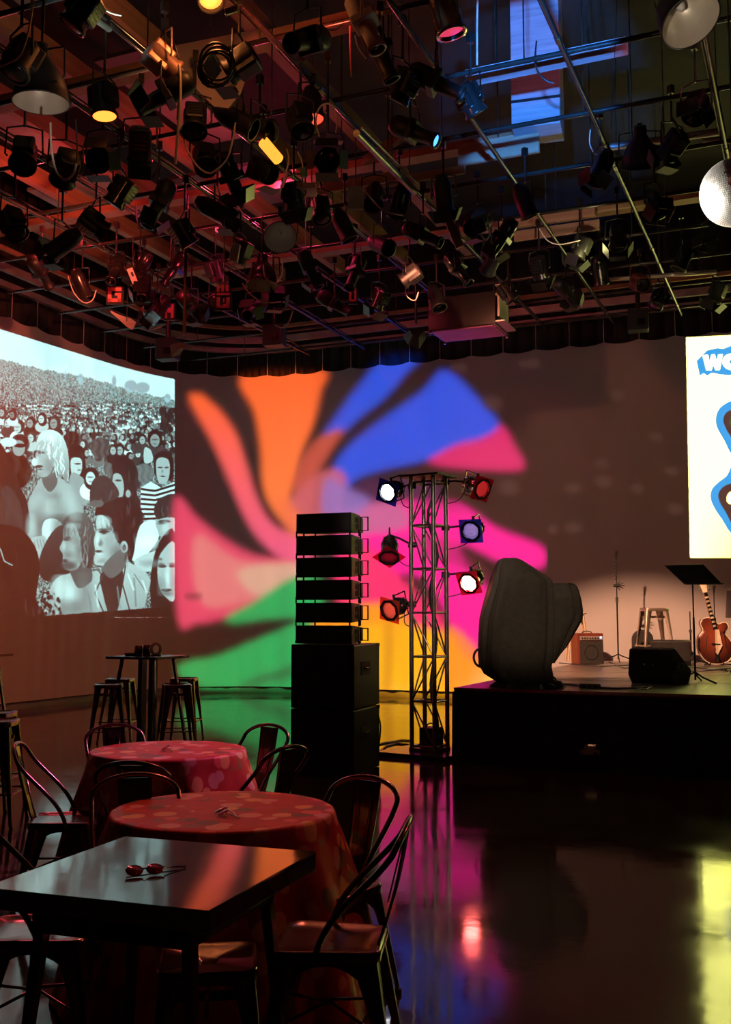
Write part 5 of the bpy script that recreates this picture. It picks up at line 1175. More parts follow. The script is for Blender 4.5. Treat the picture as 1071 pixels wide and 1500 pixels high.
# wood joists below the roof, running lengthwise on the left; planks crosswise on the right
for i, x in enumerate([-11.2, -10.0, -8.8, -7.6, -6.4, -5.2]):
    tag(MB().box((x, 9.6, 7.75), (.13, 14.5, .26)).build('wood_joist', 'wood_beam'), '%s brown wooden roof joist from the left above the pipes' % ordn[i], 'beam', 'wooden roof joists')
for i, (y, x0, x1) in enumerate(((6.2, -11.5, -5), (9.2, -11.5, -4), (12.4, -11.5, -3.2), (15.2, -11, 2))):
    tag(MB().box(((x0 + x1) / 2, y, 7.45), (x1 - x0, .22, .10)).build('wood_joist', 'wood_beam'), 'crosswise brown timber over the pipes, %s from the camera' % ordn[i], 'beam', 'crosswise timbers')
# pale ceiling panels between joists
k = 0
for (a, b_, c, d_) in ((-11.1, -10.1, 5.6, 7.6), (-9.9, -8.9, 6.6, 8.9), (-8.7, -7.7, 5.2, 7.0), (-9.9, -8.9, 9.8, 11.4), (-8.7, -7.7, 8.4, 10.4), (-7.5, -6.5, 6.6, 8.4), (-11.1, -10.1, 8.8, 10.8), (-7.5, -6.5, 9.6, 12.0), (-10.8, -9.2, 12.3, 13.6), (-8.6, -7.0, 12.8, 14.2)):
    tag(MB().box(((a + b_) / 2, (c + d_) / 2, 7.98), (b_ - a, d_ - c, .05)).build('ceiling_panel', 'panel_grey'), 'pale grey ceiling panel between joists at upper left, %s of ten from the camera side' % ordn[k], 'panel', 'pale ceiling panels'); k += 1
# the big curved pale board near the top, its pink light put into the colour
p = ond(300, 92, 9.2); bd = thing('reflector_board', 'large pinkish curved board hanging near the orange lamp at the top', 'board', p)
poly = [(-.28, .20), (.50, .42), (.42, -.05), (.35, -.4), (.25, -.58), (.12, -.56), (-.05, -.35), (-.2, -.08)]
m_ = Matrix.Rotation(YAW, 4, 'Z') @ Matrix.Rotation(R(70), 4, 'X'); MB().prism(poly, .02, m_).build('board', 'panel_pink', bd); MB().cyl((.05, 0, .35), (.05, 0, 1.6), .01).build('hanger_rod', 'pipe_steel', bd)
# hanging duct panel and blue-lit timber, upper right
a = ond(750, 190, 11.8); b_ = ond(820, 178, 11.8); c = (a + b_) / 2; wd = (b_ - a).length
dt = thing('air_duct', 'tall flat duct face dropping from the roof, lit pink and blue, upper right', 'duct', (c.x, c.y, c.z), YAW - R(16))
MB().box((0, .25, (8.98 - c.z) / 2), (wd, .5, 8.98 - c.z)).build('duct_body', 'wood_paint', dt, bevel=.01)
MB().box((0, -.004, .32), (wd + .01, .02, .03)).build('seam', 'black_matte', dt)
a = ond(684, 115, 10.2); b_ = onY(919, 70, a.y); bm = thing('timber_beam', 'square timber across the upper right, its face lit blue', 'beam', a); v = b_ - a; L_ = v.length
MB().box((L_ / 2, 0, 0), (L_, .12, .13)).build('timber', 'wood_paint', bm, bevel=.006); MB().cyl((.3, 0, .06), (.3, 0, 8.98 - a.z), .009).build('hanger_rod', 'pipe_steel', bm); MB().cyl((1.2, 0, .06), (1.2, 0, 8.98 - a.z), .009).build('hanger_rod', 'pipe_steel', bm)
for i, (px, py, d, L_, h_, lab) in enumerate(((730, 218, 12.2, 1.0, .26, 'dusty wide plank below the pink duct face'), (800, 318, 13.6, 1.3, .16, 'pair-forming upper plank lit olive, right of centre in the grid'), (815, 338, 13.7, 1.15, .14, 'lower plank lit olive, right of centre in the grid'), (905, 300, 13.4, 1.0, .12, 'short olive-lit plank left of the mirror ball'), (500, 272, 12.5, 1.5, .12, 'grey-brown board across the centre of the grid'), (600, 262, 12.3, 1.4, .1, 'thin pink-edged board right of the ceiling centre'))):
    p = ond(px, py, d); o = thing('plank', lab, 'plank', (p.x, p.y, p.z)); MB().box((0, 0, 0), (L_, .05, h_)).build('board', 'wood_pale', o, bevel=.004); MB().cyl((0, 0, h_ / 2), (0, 0, 8.98 - p.z), .008).build('hanger_rod', 'pipe_steel', o)
p = ond(570, 212, 10.8); o = thing('plank', 'slanting brown plank pointing at the blue-lit lamp, centre of the grid', 'plank', p, R(-40)); MB().box((0, 0, 0), (1.1, .06, .10), (0, R(4), 0)).build('board', 'wood_beam', o); MB().cyl((0, 0, .05), (0, 0, 8.98 - p.z), .008).build('hanger_rod', 'pipe_steel', o)
p = ond(660, 330, 12.8); o = thing('plank', 'narrow orange plank hanging steeply right of the ceiling centre', 'plank', p, R(20)); MB().box((0, 0, 0), (.10, .05, .62), (0, R(-22), 0)).build('board', 'wood_beam', o)
MB().cyl((-.1, 0, .25), (-.1, 0, 8.98 - p.z), .008).build('hanger_rod', 'pipe_steel', o)
# lit glossy tubes upper right
def tube_thing(pa, pb, d, r, m, label, name='batten_tube', two=None):
    a = ond(*pa, d); b_ = onY(*pb, a.y) if two is None else ond(*pb, two); t = thing(name, label, 'tube', a); MB().cyl((0, 0, 0), b_ - a, r, n=12).build('tube', m, t); MB().cyl((b_ - a) * .5, (b_ - a) * .5 + Vector((0, 0, 8.9 - ((a + b_) / 2).z)), .007).build('hanger_rod', 'pipe_steel', t); return t
tube_thing((890, 216), (1060, 192), 12.4, .045, 'rail_alu', 'glossy pipe streaked red at right, above the mirror ball'); tube_thing((1030, 206), (1075, 202), 12.6, .03, 'amp_silver', 'short yellow-lit pipe beside the mirror ball'); tube_thing((885, 410), (1050, 398), 15, .03, 'amp_silver', 'thin pipe with olive glint above the right-hand curtain track')
tube_thing((522, 195), (607, 282), 9.6, .035, 'pipe_steel', 'short steel tube lying lengthwise in the centre of the grid', two=11.4); tube_thing((530, 188), (612, 270), 9.7, .012, 'pipe_steel', 'thin bright rod alongside the short steel tube', two=11.5)
tube_thing((120, 12), (160, 42), 7.9, .03, 'pipe_steel', 'bright chrome tube at upper left corner of the grid', two=8.3)
# ------------------------------------------------------------------ stage lights in the grid
def fixture(kind, label, p, pan, tilt, m='black_matte', lens='black_gloss', doors=False, group=None, top=None):
    """p = body centre; hangs from the grid pipes above; parts face local -Z after tilt"""
    if hasattr(pan, 'x'): v_ = pan.normalized(); pan, tilt = math.atan2(-v_.x, v_.y), math.acos(max(-1, min(1, -v_.z)))
    t = thing({'fresnel': 'fresnel_light', 'par': 'par_can', 'profile': 'profile_spotlight', 'scoop': 'scoop_light'}[kind], label, 'stage light', p, pan, group)
    RT = Matrix.Rotation(tilt, 4, 'X')
    if kind == 'fresnel':
        MB().lathe([(.001, .17), (.075, .17), (.10, .13), (.10, -.08), (.115, -.10), (.115, -.12), (.10, -.12)], 20).xf(RT).build('body', m, t); MB().box((0, .0, .06), (.17, .22, .2)).xf(RT).build('lamp_house', m, t, bevel=.02); MB().lathe([(.001, -.125), (.07, -.12), (.10, -.11), (.001, -.10)], 20).xf(RT).build('lens', lens, t)
        r = .12
        v = MB()
        for i in range(4): v.box((0, .112, .0 + i * .035), (.11, .006, .012))
        v.xf(RT).build('vent', 'pipe_steel', t)
    elif kind == 'par':
        r = .115; MB().lathe([(.001, .26), (.06, .25), (.085, .18), (.10, .14), (.10, -.12), (.115, -.13), (.115, -.15), (.095, -.15)], 22).xf(RT).build('body', m, t); MB().lathe([(.001, -.12), (.095, -.11), (.001, -.10)], 20).xf(RT).build('lens', lens, t)
    elif kind == 'profile':
        r = .10; MB().lathe([(.001, .28), (.07, .27), (.10, .22), (.10, .04), (.07, .0), (.062, -.22), (.078, -.23), (.078, -.26), (.062, -.26)], 20).xf(RT).build('body', m, t); MB().lathe([(.001, -.24), (.06, -.235), (.001, -.23)], 16).xf(RT).build('lens', lens, t); MB().box((0, 0, .02), (.2, .2, .07)).xf(RT).build('shutter_gate', m, t, bevel=.01)
    else:
        r = .2; MB().lathe([(.001, .30), (.06, .30), (.07, .27), (.07, .20), (.11, .14), (.165, .06), (.195, -.04), (.205, -.13), (.212, -.13), (.212, -.14), (.203, -.14)], 32).xf(RT).build('housing', m, t); MB().lathe([(.001, .17), (.10, .13), (.155, .05), (.188, -.04), (.202, -.138)], 32).xf(RT).build('reflector', 'scoop_in', t)
        MB().lathe([(.001, .10), (.03, .08), (.035, .04), (.02, .0), (.001, -.01)], 14).xf(RT).build('bulb', 'paper_pale', t)
    topz = (top if top is not None else ZG) - p[2]
    yk = MB()
    for s_ in (-1, 1): yk.tube([(s_ * (r + .01), 0, 0), (s_ * (r + .03), 0, .02), (s_ * (r + .02), 0, .24), (0, 0, .27)], .009, 5)
    yk.build('yoke', m, t)
    MB().cyl((0, 0, .26), (0, 0, max(.3, topz)), .012, n=7).build('clamp_stem', 'pipe_black', t); MB().box((0, 0, max(.3, topz)), (.05, .06, .09)).build('clamp', 'pipe_steel' if len(label) % 3 == 0 else 'black_gloss', t)
    if doors:
        mb = MB()
        for a_ in range(4):
            mb2 = MB().box((0, .15, -.19), (.2 if a_ % 2 == 0 else .16, .004, .15), (R(-28), 0, 0)); mb2.xf(Matrix.Rotation(a_ * math.pi / 2, 4, 'Z')); mb.add(mb2.v, mb2.f)
        mb.xf(RT).build('barn_doors', m, t)
    return t
LK = lambda a, u, t_: rt * a + Vector((0, 0, u)) - FH * t_
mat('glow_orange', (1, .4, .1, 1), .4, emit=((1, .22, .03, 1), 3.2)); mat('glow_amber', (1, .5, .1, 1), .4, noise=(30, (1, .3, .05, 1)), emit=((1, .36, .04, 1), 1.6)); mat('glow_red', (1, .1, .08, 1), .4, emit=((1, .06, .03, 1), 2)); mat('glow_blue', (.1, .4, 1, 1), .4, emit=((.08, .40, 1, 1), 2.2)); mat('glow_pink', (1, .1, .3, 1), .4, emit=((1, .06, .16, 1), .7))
S_ = lambda x, y, d: ond(x, y, d)
fixture('scoop', 'large black scoop light with pale oval mouth at far upper left', S_(60, 124, 7.5), LK(.02, -1, -.04), 0, group=None)
fixture('scoop', 'large scoop light with bright cream inside at the upper right corner', S_(1000, 14, 6.9), LK(.26, -.86, .42), 0)
fixture('scoop', 'scoop light with grey-beige mouth left of centre, tilted toward the viewer', S_(410, 342, 13.0), LK(.1, -.66, .75), 0)
fixture('scoop', 'deep scoop light glowing orange at its lower rim, left of the curtain track centre', S_(384, 404, 13.4), YAW, R(-6), m='black_gloss')
fixture('scoop', 'dark scoop light right of the mirror ball gap, upper right, with tiny blue glint', S_(938, 226, 11.2), R(10), R(30))
fixture('fresnel', 'pinkish slotted fresnel light at upper left, its cable hanging straight down', S_(240, 92, 8.4), YAW + R(-55), R(60), 'pinkish_metal')
fixture('fresnel', 'black stage light wrapped in coiled cable below the orange lamp', S_(350, 96, 8.3), YAW + R(75), R(62), doors=True)
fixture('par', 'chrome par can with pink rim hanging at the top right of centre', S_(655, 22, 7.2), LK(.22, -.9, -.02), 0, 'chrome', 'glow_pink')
fixture('profile', 'pale grey spotlight tube angled at the top centre', S_(536, 34, 8.0), LK(.35, -.9, .1), 0, 'paper_pale')
fixture('profile', 'black spotlight in the top centre next to the pale one', S_(556, 76, 8.4), LK(.4, -.9, -.1), 0)
fixture('par', 'glaring orange lamp at the top edge, left of centre', S_(306, -14, 8.2), LK(.25, -1, .5), 0, 'black_matte', 'glow_orange')
fixture('fresnel', 'small lamp glowing orange at left, beside the left scoop light', S_(152, 152, 8.6), LK(.1, -1, .05), 0, 'black_matte', 'glow_orange')
tube_thing((386, 208), (408, 234), 9.5, .055, 'glow_amber', 'short amber glowing tube lamp left of the ceiling centre', 'tube_lamp', two=9.7)
fixture('par', 'black stage light whose flank sits just above the amber tube lamp', S_(380, 190, 9.6), YAW + R(60), R(-70))
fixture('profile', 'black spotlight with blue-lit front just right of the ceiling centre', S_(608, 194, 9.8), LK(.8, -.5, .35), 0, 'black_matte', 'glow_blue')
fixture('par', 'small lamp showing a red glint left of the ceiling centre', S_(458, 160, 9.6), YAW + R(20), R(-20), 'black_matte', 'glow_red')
fixture('fresnel', 'boxy fresnel light with barn doors under the square pink sheet', S_(480, 236, 9.2), YAW, R(-70), doors=True)
fixture('fresnel', 'rust-coloured fresnel light with white lettering strip above the right curtain track', S_(938, 415, 14.4), YAW + R(10), R(-60), 'red_paint')
# many black stage lights filling the grid
spots_ = [(20, 330, 9.6), (30, 90, 7.2), (118, 20, 7.4), (96, 250, 8.6), (150, 232, 9.0), (205, 215, 9.0), (140, 330, 10.2), (175, 285, 10), (232, 300, 10.4), (270, 345, 11), (255, 395, 12), (205, 395, 12), (300, 235, 9.6), (318, 310, 10.8), (285, 180, 9), (352, 180, 9.3), (340, 262, 10.4), (352, 372, 12.6), (315, 400, 13), (170, 395, 11.6), (120, 420, 11.8), (90, 360, 10.8), (60, 400, 11.2), (230, 455, 13.5), (280, 450, 13.8), (210, 420, 12.6), (372, 455, 14), (430, 290, 11), (470, 310, 11.6), (455, 395, 13.4), (505, 335, 12), (520, 400, 13.6), (548, 290, 11.4), (490, 445, 14.4), (560, 360, 12.6), (585, 300, 11.6), (600, 405, 13.8), (620, 345, 12.4), (640, 440, 14.6), (650, 290, 11.4), (672, 395, 13.4), (590, 130, 8.8), (640, 122, 8.8), (700, 330, 12.2), (720, 385, 13.4), (745, 430, 14.6), (770, 300, 11.6), (790, 395, 13.6), (690, 150, 9.4), (830, 430, 14.8), (850, 365, 13.2), (880, 400, 14.2), (880, 250, 10.8), (905, 350, 12.8), (960, 300, 12.0), (985, 215, 10.6), (1000, 380, 14), (1040, 350, 13.4), (1050, 430, 15), (1020, 160, 9.4), (965, 440, 15), (450, 60, 7.8), (385, 250, 10), (735, 350, 12.6), (320, 440, 13.8), (556, 440, 14.6), (400, 435, 13.8), (35, 230, 8.4), (440, 180, 9.2), (240, 140, 8.4)]
rx = random.Random(11); kinds = ['fresnel', 'par', 'profile', 'fresnel', 'par', 'profile', 'fresnel']
spots_ = [(x, y, max(d, 14.2) if y > 375 and x < 350 else d) for x, y, d in spots_]
spots_.sort(key=lambda s: (round(s[2] * 1.0), s[0]))
rowc = {}
protos = {}
rown = {7: 'nearest', 8: 'second nearest', 9: 'third nearest', 10: 'fourth nearest', 11: 'fifth nearest', 12: 'sixth nearest', 13: 'seventh nearest', 14: 'farthest but one', 15: 'farthest'}
cnt = {}
for s in spots_: k = int(round(s[2])); cnt[k] = cnt.get(k, 0) + 1
for i, (px, py, d) in enumerate(spots_):
    k = int(round(d)); rowc[k] = rowc.get(k, 0) + 1; kd = kinds[rx.randrange(7)]
    p = ond(px, py, d)
    if p.z > 6.3: p = p + (EYE - p) * 0; 
    lab = 'black stage light, %s grid row from the camera, %s from the left' % (rown[k], ordn[rowc[k] - 1])
    dr_ = rx.random() < .4; key = (kd, dr_, rx.randrange(3)); pan = rx.uniform(0, 6.28)
    if key not in protos or abs(protos[key][1] - p.z) > 5:
        t = fixture(kd, lab, p, pan, R((-35, 25, -60)[key[2]]), 'black_matte' if key[2] else 'black_gloss', doors=dr_, group='black stage lights in the ceiling grid', top=p.z + .62); protos[key] = (t, p.z)
    else: t = copy_tree(protos[key][0], lab, p, pan)
# cables
ck = 0
def cable(pts, d, label, m='cable_white', r=.011, d2=None):
    r *= .75
    n = len(pts); w = [ond(x, y, d + ((d2 or d) - d) * i / (n - 1)) for i, (x, y) in enumerate(pts)]; out = []
    for i in range(n - 1):
        p0, p1, p2, p3 = w[max(i - 1, 0)], w[i], w[i + 1], w[min(i + 2, n - 1)]
        for k in range(6):
            t = k / 6; out.append(.5 * ((2 * p1) + (-p0 + p2) * t + (2 * p0 - 5 * p1 + 4 * p2 - p3) * t * t + (-p0 + 3 * p1 - 3 * p2 + p3) * t ** 3))
    out.append(w[-1]); return tag(MB().tube(out, r, 6).build('cable', m), label, 'cable')
cable([(74, 180), (75, 215), (82, 250), (95, 263), (107, 255), (112, 240)], 7.4, 'pale cable loop hanging under the upper left scoop light')
cable([(112, 240), (113, 218), (112, 195), (111, 175)], 7.45, 'thin black lead rising from the pale loop to the grid', 'cable_black', .008)
cable([(0, 98), (14, 92), (26, 85), (34, 72), (42, 45), (48, 10), (50, -10)], 7.0, 'pale cable swinging in from the upper left edge', r=.009)
cable([(262, 95), (264, 110), (264, 150), (261, 190), (257, 240)], 8.3, 'pale cable hanging straight from the pinkish fresnel', r=.016)
cable([(345, 180), (341, 205), (333, 232), (318, 248), (306, 254), (290, 244), (276, 222), (266, 190), (264, 150)], 9, 'pale and dark cable swag left of the ceiling centre', r=.010)
cable([(468, 200), (463, 178), (468, 158), (480, 152), (490, 160), (494, 178), (492, 195)], 9.0, 'pale cable ring standing above the square pink sheet', r=.010)
cable([(408, 288), (416, 262), (423, 235), (420, 218)], 9.4, 'pale twisted cable below the amber light', r=.010); cable([(436, 222), (442, 236), (444, 250)], 9.4, 'short pale cable ending in a green plug', r=.009)
o = ond(445, 253, 9.4); tag(MB().box(o, (.05, .05, .08)).build('plug', 'plastic_green'), 'small green plug on the short pale cable', 'plug')
cable([(532, 275), (545, 292), (562, 308), (592, 316)], 10.8, 'pale cable drooping in the ceiling centre'); cable([(712, 352), (706, 345), (704, 334), (710, 325), (716, 332), (717, 345), (712, 352)], 12.2, 'small pale cable loop right of the ceiling centre', r=.013)
cable([(386, 388), (388, 404), (398, 415), (408, 412), (414, 398), (413, 380)], 12.8, 'pale cable loop under the tilted beige scoop light', r=.012); cable([(355, 415), (368, 432), (388, 443), (412, 442)], 13.2, 'long shallow pale cable above the curtain track', r=.012); cable([(403, 476), (415, 480), (424, 470), (429, 455)], 13.8, 'short pale cable curl just above the curtain track', r=.012)
cable([(100, 405), (108, 428), (122, 443), (135, 440), (141, 425)], 14.2, 'pale cable loop left of the red letter sign', r=.011); cable([(320, 378), (324, 392), (333, 397), (342, 390), (344, 376)], 12, 'pale cable loop beside the small grey box left of the beige scoop', r=.011)
cable([(466, 30), (478, 42), (492, 44), (500, 36)], 8, 'pale cable arc at the top, left of the pale spotlight', r=.008); cable([(520, 52), (525, 70), (537, 86)], 8.2, 'pale cable arc under the pale spotlight', r=.008); cable([(596, 410), (594, 425), (598, 436), (608, 440), (613, 428)], 14, 'pale cable hook above the projector box', r=.012)
cable([(130, -5), (148, 8), (160, 18), (178, 23)], 8, 'thin grey cable sweeping along the top left', r=.008); cable([(790, 335), (802, 352), (820, 358), (850, 352)], 13, 'pale line curving at the end of the longest bright pipe', r=.010); cable([(786, 60), (784, 90), (790, 108), (800, 118), (812, 122)], 9.5, 'black cable looping in front of the pink duct face', 'cable_black', .012)
cable([(700, -5), (699, 30), (699, 60), (699, 95)], 9.8, 'vertical safety line lit blue at the left end of the blue timber', r=.014); cable([(513, 38), (513, 70), (515, 112)], 9, 'vertical red-lit line at the top centre', 'sign_red_lit', .012)  # the top-centre line has its red light put into its colour
cable([(958, 2), (968, 34)], 9.2, 'thin wire dropping left of the cream scoop light', 'cable_black', r=.005); cable([(904, 0), (900, 90), (895, 190)], 9.5, 'long thin vertical wire left of the cream scoop light', 'cable_black', r=.004)
cable([(865, 190), (864, 210), (872, 226), (882, 222), (882, 205)], 11, 'pale cable loop hung beside the dark scoop light', r=.009)
coil = []
cc = ond(316, 97, 8.05)
for i in range(110): a = i * .34; r = .13 + .02 * math.sin(i * .4); coil.append(cc + rt * (r * math.cos(a)) + Vector((0, 0, 1)) * (r * 1.15 * math.sin(a)) + FH * (.0012 * i - .05))
tag(MB().tube(coil, .010, 6).build('cable_coil', 'cable_black'), 'coil of glossy black cable hung left of the wrapped stage light', 'cable')
cp = [ond(330, 18, 8.0) + (ond(348, 12, 8.0) - ond(330, 18, 8.0)) * (i / 70) + Vector((0, 0, .03 * math.sin(i * .9))) + FH * (.03 * math.cos(i * .9)) for i in range(71)]
tag(MB().tube(cp, .006, 5).build('spring', 'chrome'), 'bright coiled spring beside the orange lamp', 'spring')
o = thing('colour_sheet', 'square pinkish sheet lying over the boxy fresnel in the ceiling centre', 'sheet', ond(481, 208, 9.2), YAW); MB().box((0, 0, 0), (.26, .22, .006), (R(16), 0, R(6))).build('sheet', 'panel_pink', o); MB().cyl((0, 0, 0), (0, 0, .3), .006).build('wire', 'chrome', o)
o = thing('vented_box', 'orange-lit vented box below the ceiling centre', 'box', ond(443, 278, 11), YAW); MB().box((0, 0, 0), (.30, .25, .06)).build('case', 'panel_pink', o, bevel=.005); mb = MB()
for i in range(5): mb.box((-.1 + i * .025, -.127, 0), (.010, .004, .04))
mb.build('vent', 'black_matte', o); MB().cyl((0, 0, .03), (0, 0, .6), .008).build('hanger_rod', 'pipe_steel', o)
o = thing('junction_box', 'pale plate hanging below the boards at the ceiling centre', 'box', ond(521, 290, 11.2), YAW); MB().box((0, 0, 0), (.17, .05, .26)).build('case', 'panel_grey', o, bevel=.006); MB().cyl((0, 0, .1), (0, 0, .8), .008).build('hanger_rod', 'pipe_steel', o)
o = thing('junction_box', 'small grey control box left of the tilted beige scoop light', 'box', ond(344, 371, 12.3), YAW); MB().box((0, 0, 0), (.10, .08, .22), (0, R(10), 0)).build('case', 'paper_pale', o, bevel=.006); MB().cyl((0, 0, .1), (0, 0, .8), .008).build('hanger_rod', 'pipe_steel', o)
# letter signs on the back wall of the grid
def letters(name, label, px, py, d, strokes, w, h, m='sign_red_lit'):
    p = ond(px, py, d); t = thing(name, label, 'sign', p, YAW); mb = MB()
    for (x0, y0, x1, y1) in strokes: mb.box(((x0 + x1) / 2 * w, 0, (y0 + y1) / 2 * h), (abs(x1 - x0) * w, .02, abs(y1 - y0) * h))
    mb.build('lettering', m, t); MB().box((0, .03, 0), (w * 1.3, .03, h * 1.25)).build('backing_board', 'black_matte', t); MB().cyl((0, .03, h * .6), (0, .03, 6.9 - p.z if p.z < 6.2 else h), .008).build('hanger_rod', 'pipe_steel', t)
G_ = [(-.5, -.5, -.22, .5), (-.5, .26, .5, .5), (-.5, -.5, .5, -.26), (.22, -.5, .5, .02), (.02, -.06, .5, .12)]
letters('letter_sign', 'red letter G sign on dark board, left above the curtain track', 168, 432, 14.6, G_, .19, .21)
E_ = [(-.5, -.5, -.25, .1), (.0, -.5, .5, -.28), (.25, -.5, .5, .1), (-.5, -.5, .1, -.38), (-.5, .22, .5, .34), (-.5, .42, -.3, .8), (-.15, .42, .05, .8), (.2, .42, .4, .8), (0, -.2, .1, .05)]
letters('letter_sign', 'red blocky character sign left of the lower curtain track centre', 327, 438, 13.6, E_, .17, .24)
letters('letter_sign', 'narrow red character sign at the centre above the curtain track', 517, 432, 14.6, [(-.5, -.5, -.2, .5), (.2, -.5, .5, .5), (-.5, .34, .5, .5), (-.5, -.5, .5, -.34)], .10, .20)
letters('letter_sign', 'small red N-like sign between the letter G and the blocky character', 248, 456, 14.6, [(-.5, -.5, -.22, .5), (.22, -.5, .5, .5), (-.2, -.1, .2, .25)], .12, .2)
o = thing('torn_paper', 'crumpled pale paper dangling below the red letter G', 'paper', ond(185, 470, 14.8), YAW); MB().add([(-.22, 0, .12), (-.1, .05, .02), (.0, 0, -.08), (.10, -.03, -.14), (.14, 0, -.02), (.05, .06, .05), (-.12, .02, .1), (-.24, .02, .16)], [(0, 1, 6, 7), (1, 2, 5, 6), (2, 3, 4, 5)]).build('sheet', 'paper_pale', o); o.children[0].modifiers.new('s', 'SOLIDIFY').thickness = .004
MB().cyl((0, .03, 0), (0, .03, .5), .005).build('string', 'cable_black', o)
o = thing('tag_label', 'pale rectangular tag on an arm above the letter G', 'tag', ond(194, 404, 14), YAW); MB().box((0, 0, 0), (.08, .01, .22), (0, R(-22), 0)).build('tag', 'paper_pale', o); MB().box((0, -.008, .02), (.03, .006, .06), (0, R(-22), 0)).build('printed_square', 'black_matte', o); MB().cyl((0, 0, .1), (0, 0, .6), .005).build('string', 'cable_black', o)
# projector box above the back wall
p = ond(683, 484, 15.6); pj = thing('hanging_projector', 'big black projector box hung before the back wall, magenta light painted on its underside', 'projector', p, R(0))
mat('panel_magenta_light', (.55, .10, .26, 1), .45, noise=(4, (.42, .08, .24, 1)))  # magenta light on the underside, put into the panel's base colour
kk = 15.6 / 1558
MB().box((0, .15, .24), (1.05, .75, .5)).build('housing', 'black_gloss', pj, bevel=.01); MB().box((-.0, .12, -.02), (.95, .62, .015)).build('underside_panel', 'panel_magenta_light', pj)
for sx in (-1, 1):
    for sy in (-.2, .48): MB().cyl((sx * .5, sy, -.05), (sx * .5, sy, .0), .022, n=8).build('foot', 'chrome', pj)
for z in (.02, .42, .56): MB().box((.60, .05, z), (.14, .62, .02)).build('side_rail', 'amp_silver', pj)
MB().box((.56, .05, .26), (.03, .5, .3)).build('side_bracket', 'rail_alu', pj)
for sx in (-1, 1): MB().cyl((sx * .4, .15, .48), (sx * .4, .15, ZG - p.z), .018).build('drop_pole', 'pipe_black', pj)
# curtain-track gearbox hanging black
for px, py, lab in ((402, 492, 'black motor box hanging on the curtain track, left of centre'), (246, 512, 'black box hanging where the curtain track bends'), (935, 470, 'brown-black box hanging on the right-hand curtain track')):
    p = ond(px, py, 17.2 if px > 300 else 17.0); o = thing('track_motor', lab, 'motor', p, R(8)); MB().box((0, 0, 0), (.34, .26, .36)).build('case', 'black_matte', o, bevel=.02); MB().cyl((.0, 0, .15), (0, 0, .5), .04).build('shaft', 'pipe_black', o); MB().box((.05, -.14, -.05), (.12, .02, .1)).build('cover_plate', 'black_gloss', o)
# mirror ball
p = ond(1076, 282, 7.9); rb = .26
mb_t = thing('mirror_ball', 'mirror ball half out of frame at the right, glaring white on its left side', 'mirror ball', p)
mmb = bpy.data.materials.new('mirror_tiles'); mmb.use_nodes = True; b = mmb.node_tree.nodes['Principled BSDF']; b.inputs['Metallic'].default_value = 1; b.inputs['Roughness'].default_value = .40; b.inputs['Base Color'].default_value = (.86, .84, .8, 1); M['mirror_tiles'] = mmb
MB().lathe([(.001, -rb * .97)] + [(rb * .975 * math.sin(math.pi * i / 30), -rb * .975 * math.cos(math.pi * i / 30)) for i in range(1, 30)] + [(.001, rb * .97)], 40).build('core', 'black_matte', mb_t)
mb = MB(); nr = 50; rj = random.Random(4)
for i in range(nr):
    la = math.pi * (i + .5) / nr; z = rb * math.cos(la); rr = rb * math.sin(la); n = max(4, int(2 * math.pi * rr / (math.pi * rb / nr)))
    hs = math.pi * rb / nr * .44; hw = math.pi * rr / n * .88
    for j in range(n):
        a = 2 * math.pi * j / n; no = Vector((math.sin(la) * math.cos(a), math.sin(la) * math.sin(a), math.cos(la))); u = Vector((-math.sin(a), math.cos(a), 0)); w = no.cross(u)
        no2 = (no + u * rj.uniform(-.05, .05) + w * rj.uniform(-.05, .05)).normalized(); u2 = (u - no2 * u.dot(no2)).normalized(); w2 = no2.cross(u2); c = no * rb
        mb.add([c + u2 * hw + w2 * hs, c - u2 * hw + w2 * hs, c - u2 * hw - w2 * hs, c + u2 * hw - w2 * hs], [(0, 1, 2, 3)])
mb.build('mirror_tile_skin', 'mirror_tiles', mb_t); MB().cyl((0, 0, rb - .01), (0, 0, rb + .06), .03, n=12).build('cap', 'chrome', mb_t); MB().tube([(0, 0, rb + .05), (0, 0, ZG - p.z)], .008, 6).build('suspension_rod', 'chrome', mb_t)
# ------------------------------------------------------------------ light
w = bpy.data.worlds.new('w'); scene.world = w; w.use_nodes = True; w.node_tree.nodes['Background'].inputs[0].default_value = (.012, .008, .007, 1); w.node_tree.nodes['Background'].inputs[1].default_value = 1
def spot(name, p, tgt, c, e, size=40, blend=.6, r=.06):
    l = bpy.data.lights.new(name, 'SPOT'); o = bpy.data.objects.new(name, l); col.objects.link(o); o.location = p; o.rotation_euler = (Vector(tgt) - Vector(p)).to_track_quat('-Z', 'Y').to_euler()
    l.color = c; l.energy = e; l.spot_size = R(size); l.spot_blend = blend; l.shadow_soft_size = r; return l
def point(name, p, c, e, r=.08):
    l = bpy.data.lights.new(name, 'POINT'); o = bpy.data.objects.new(name, l); col.objects.link(o); o.location = p; l.color = c; l.energy = e; l.shadow_soft_size = r; return l
K = .27
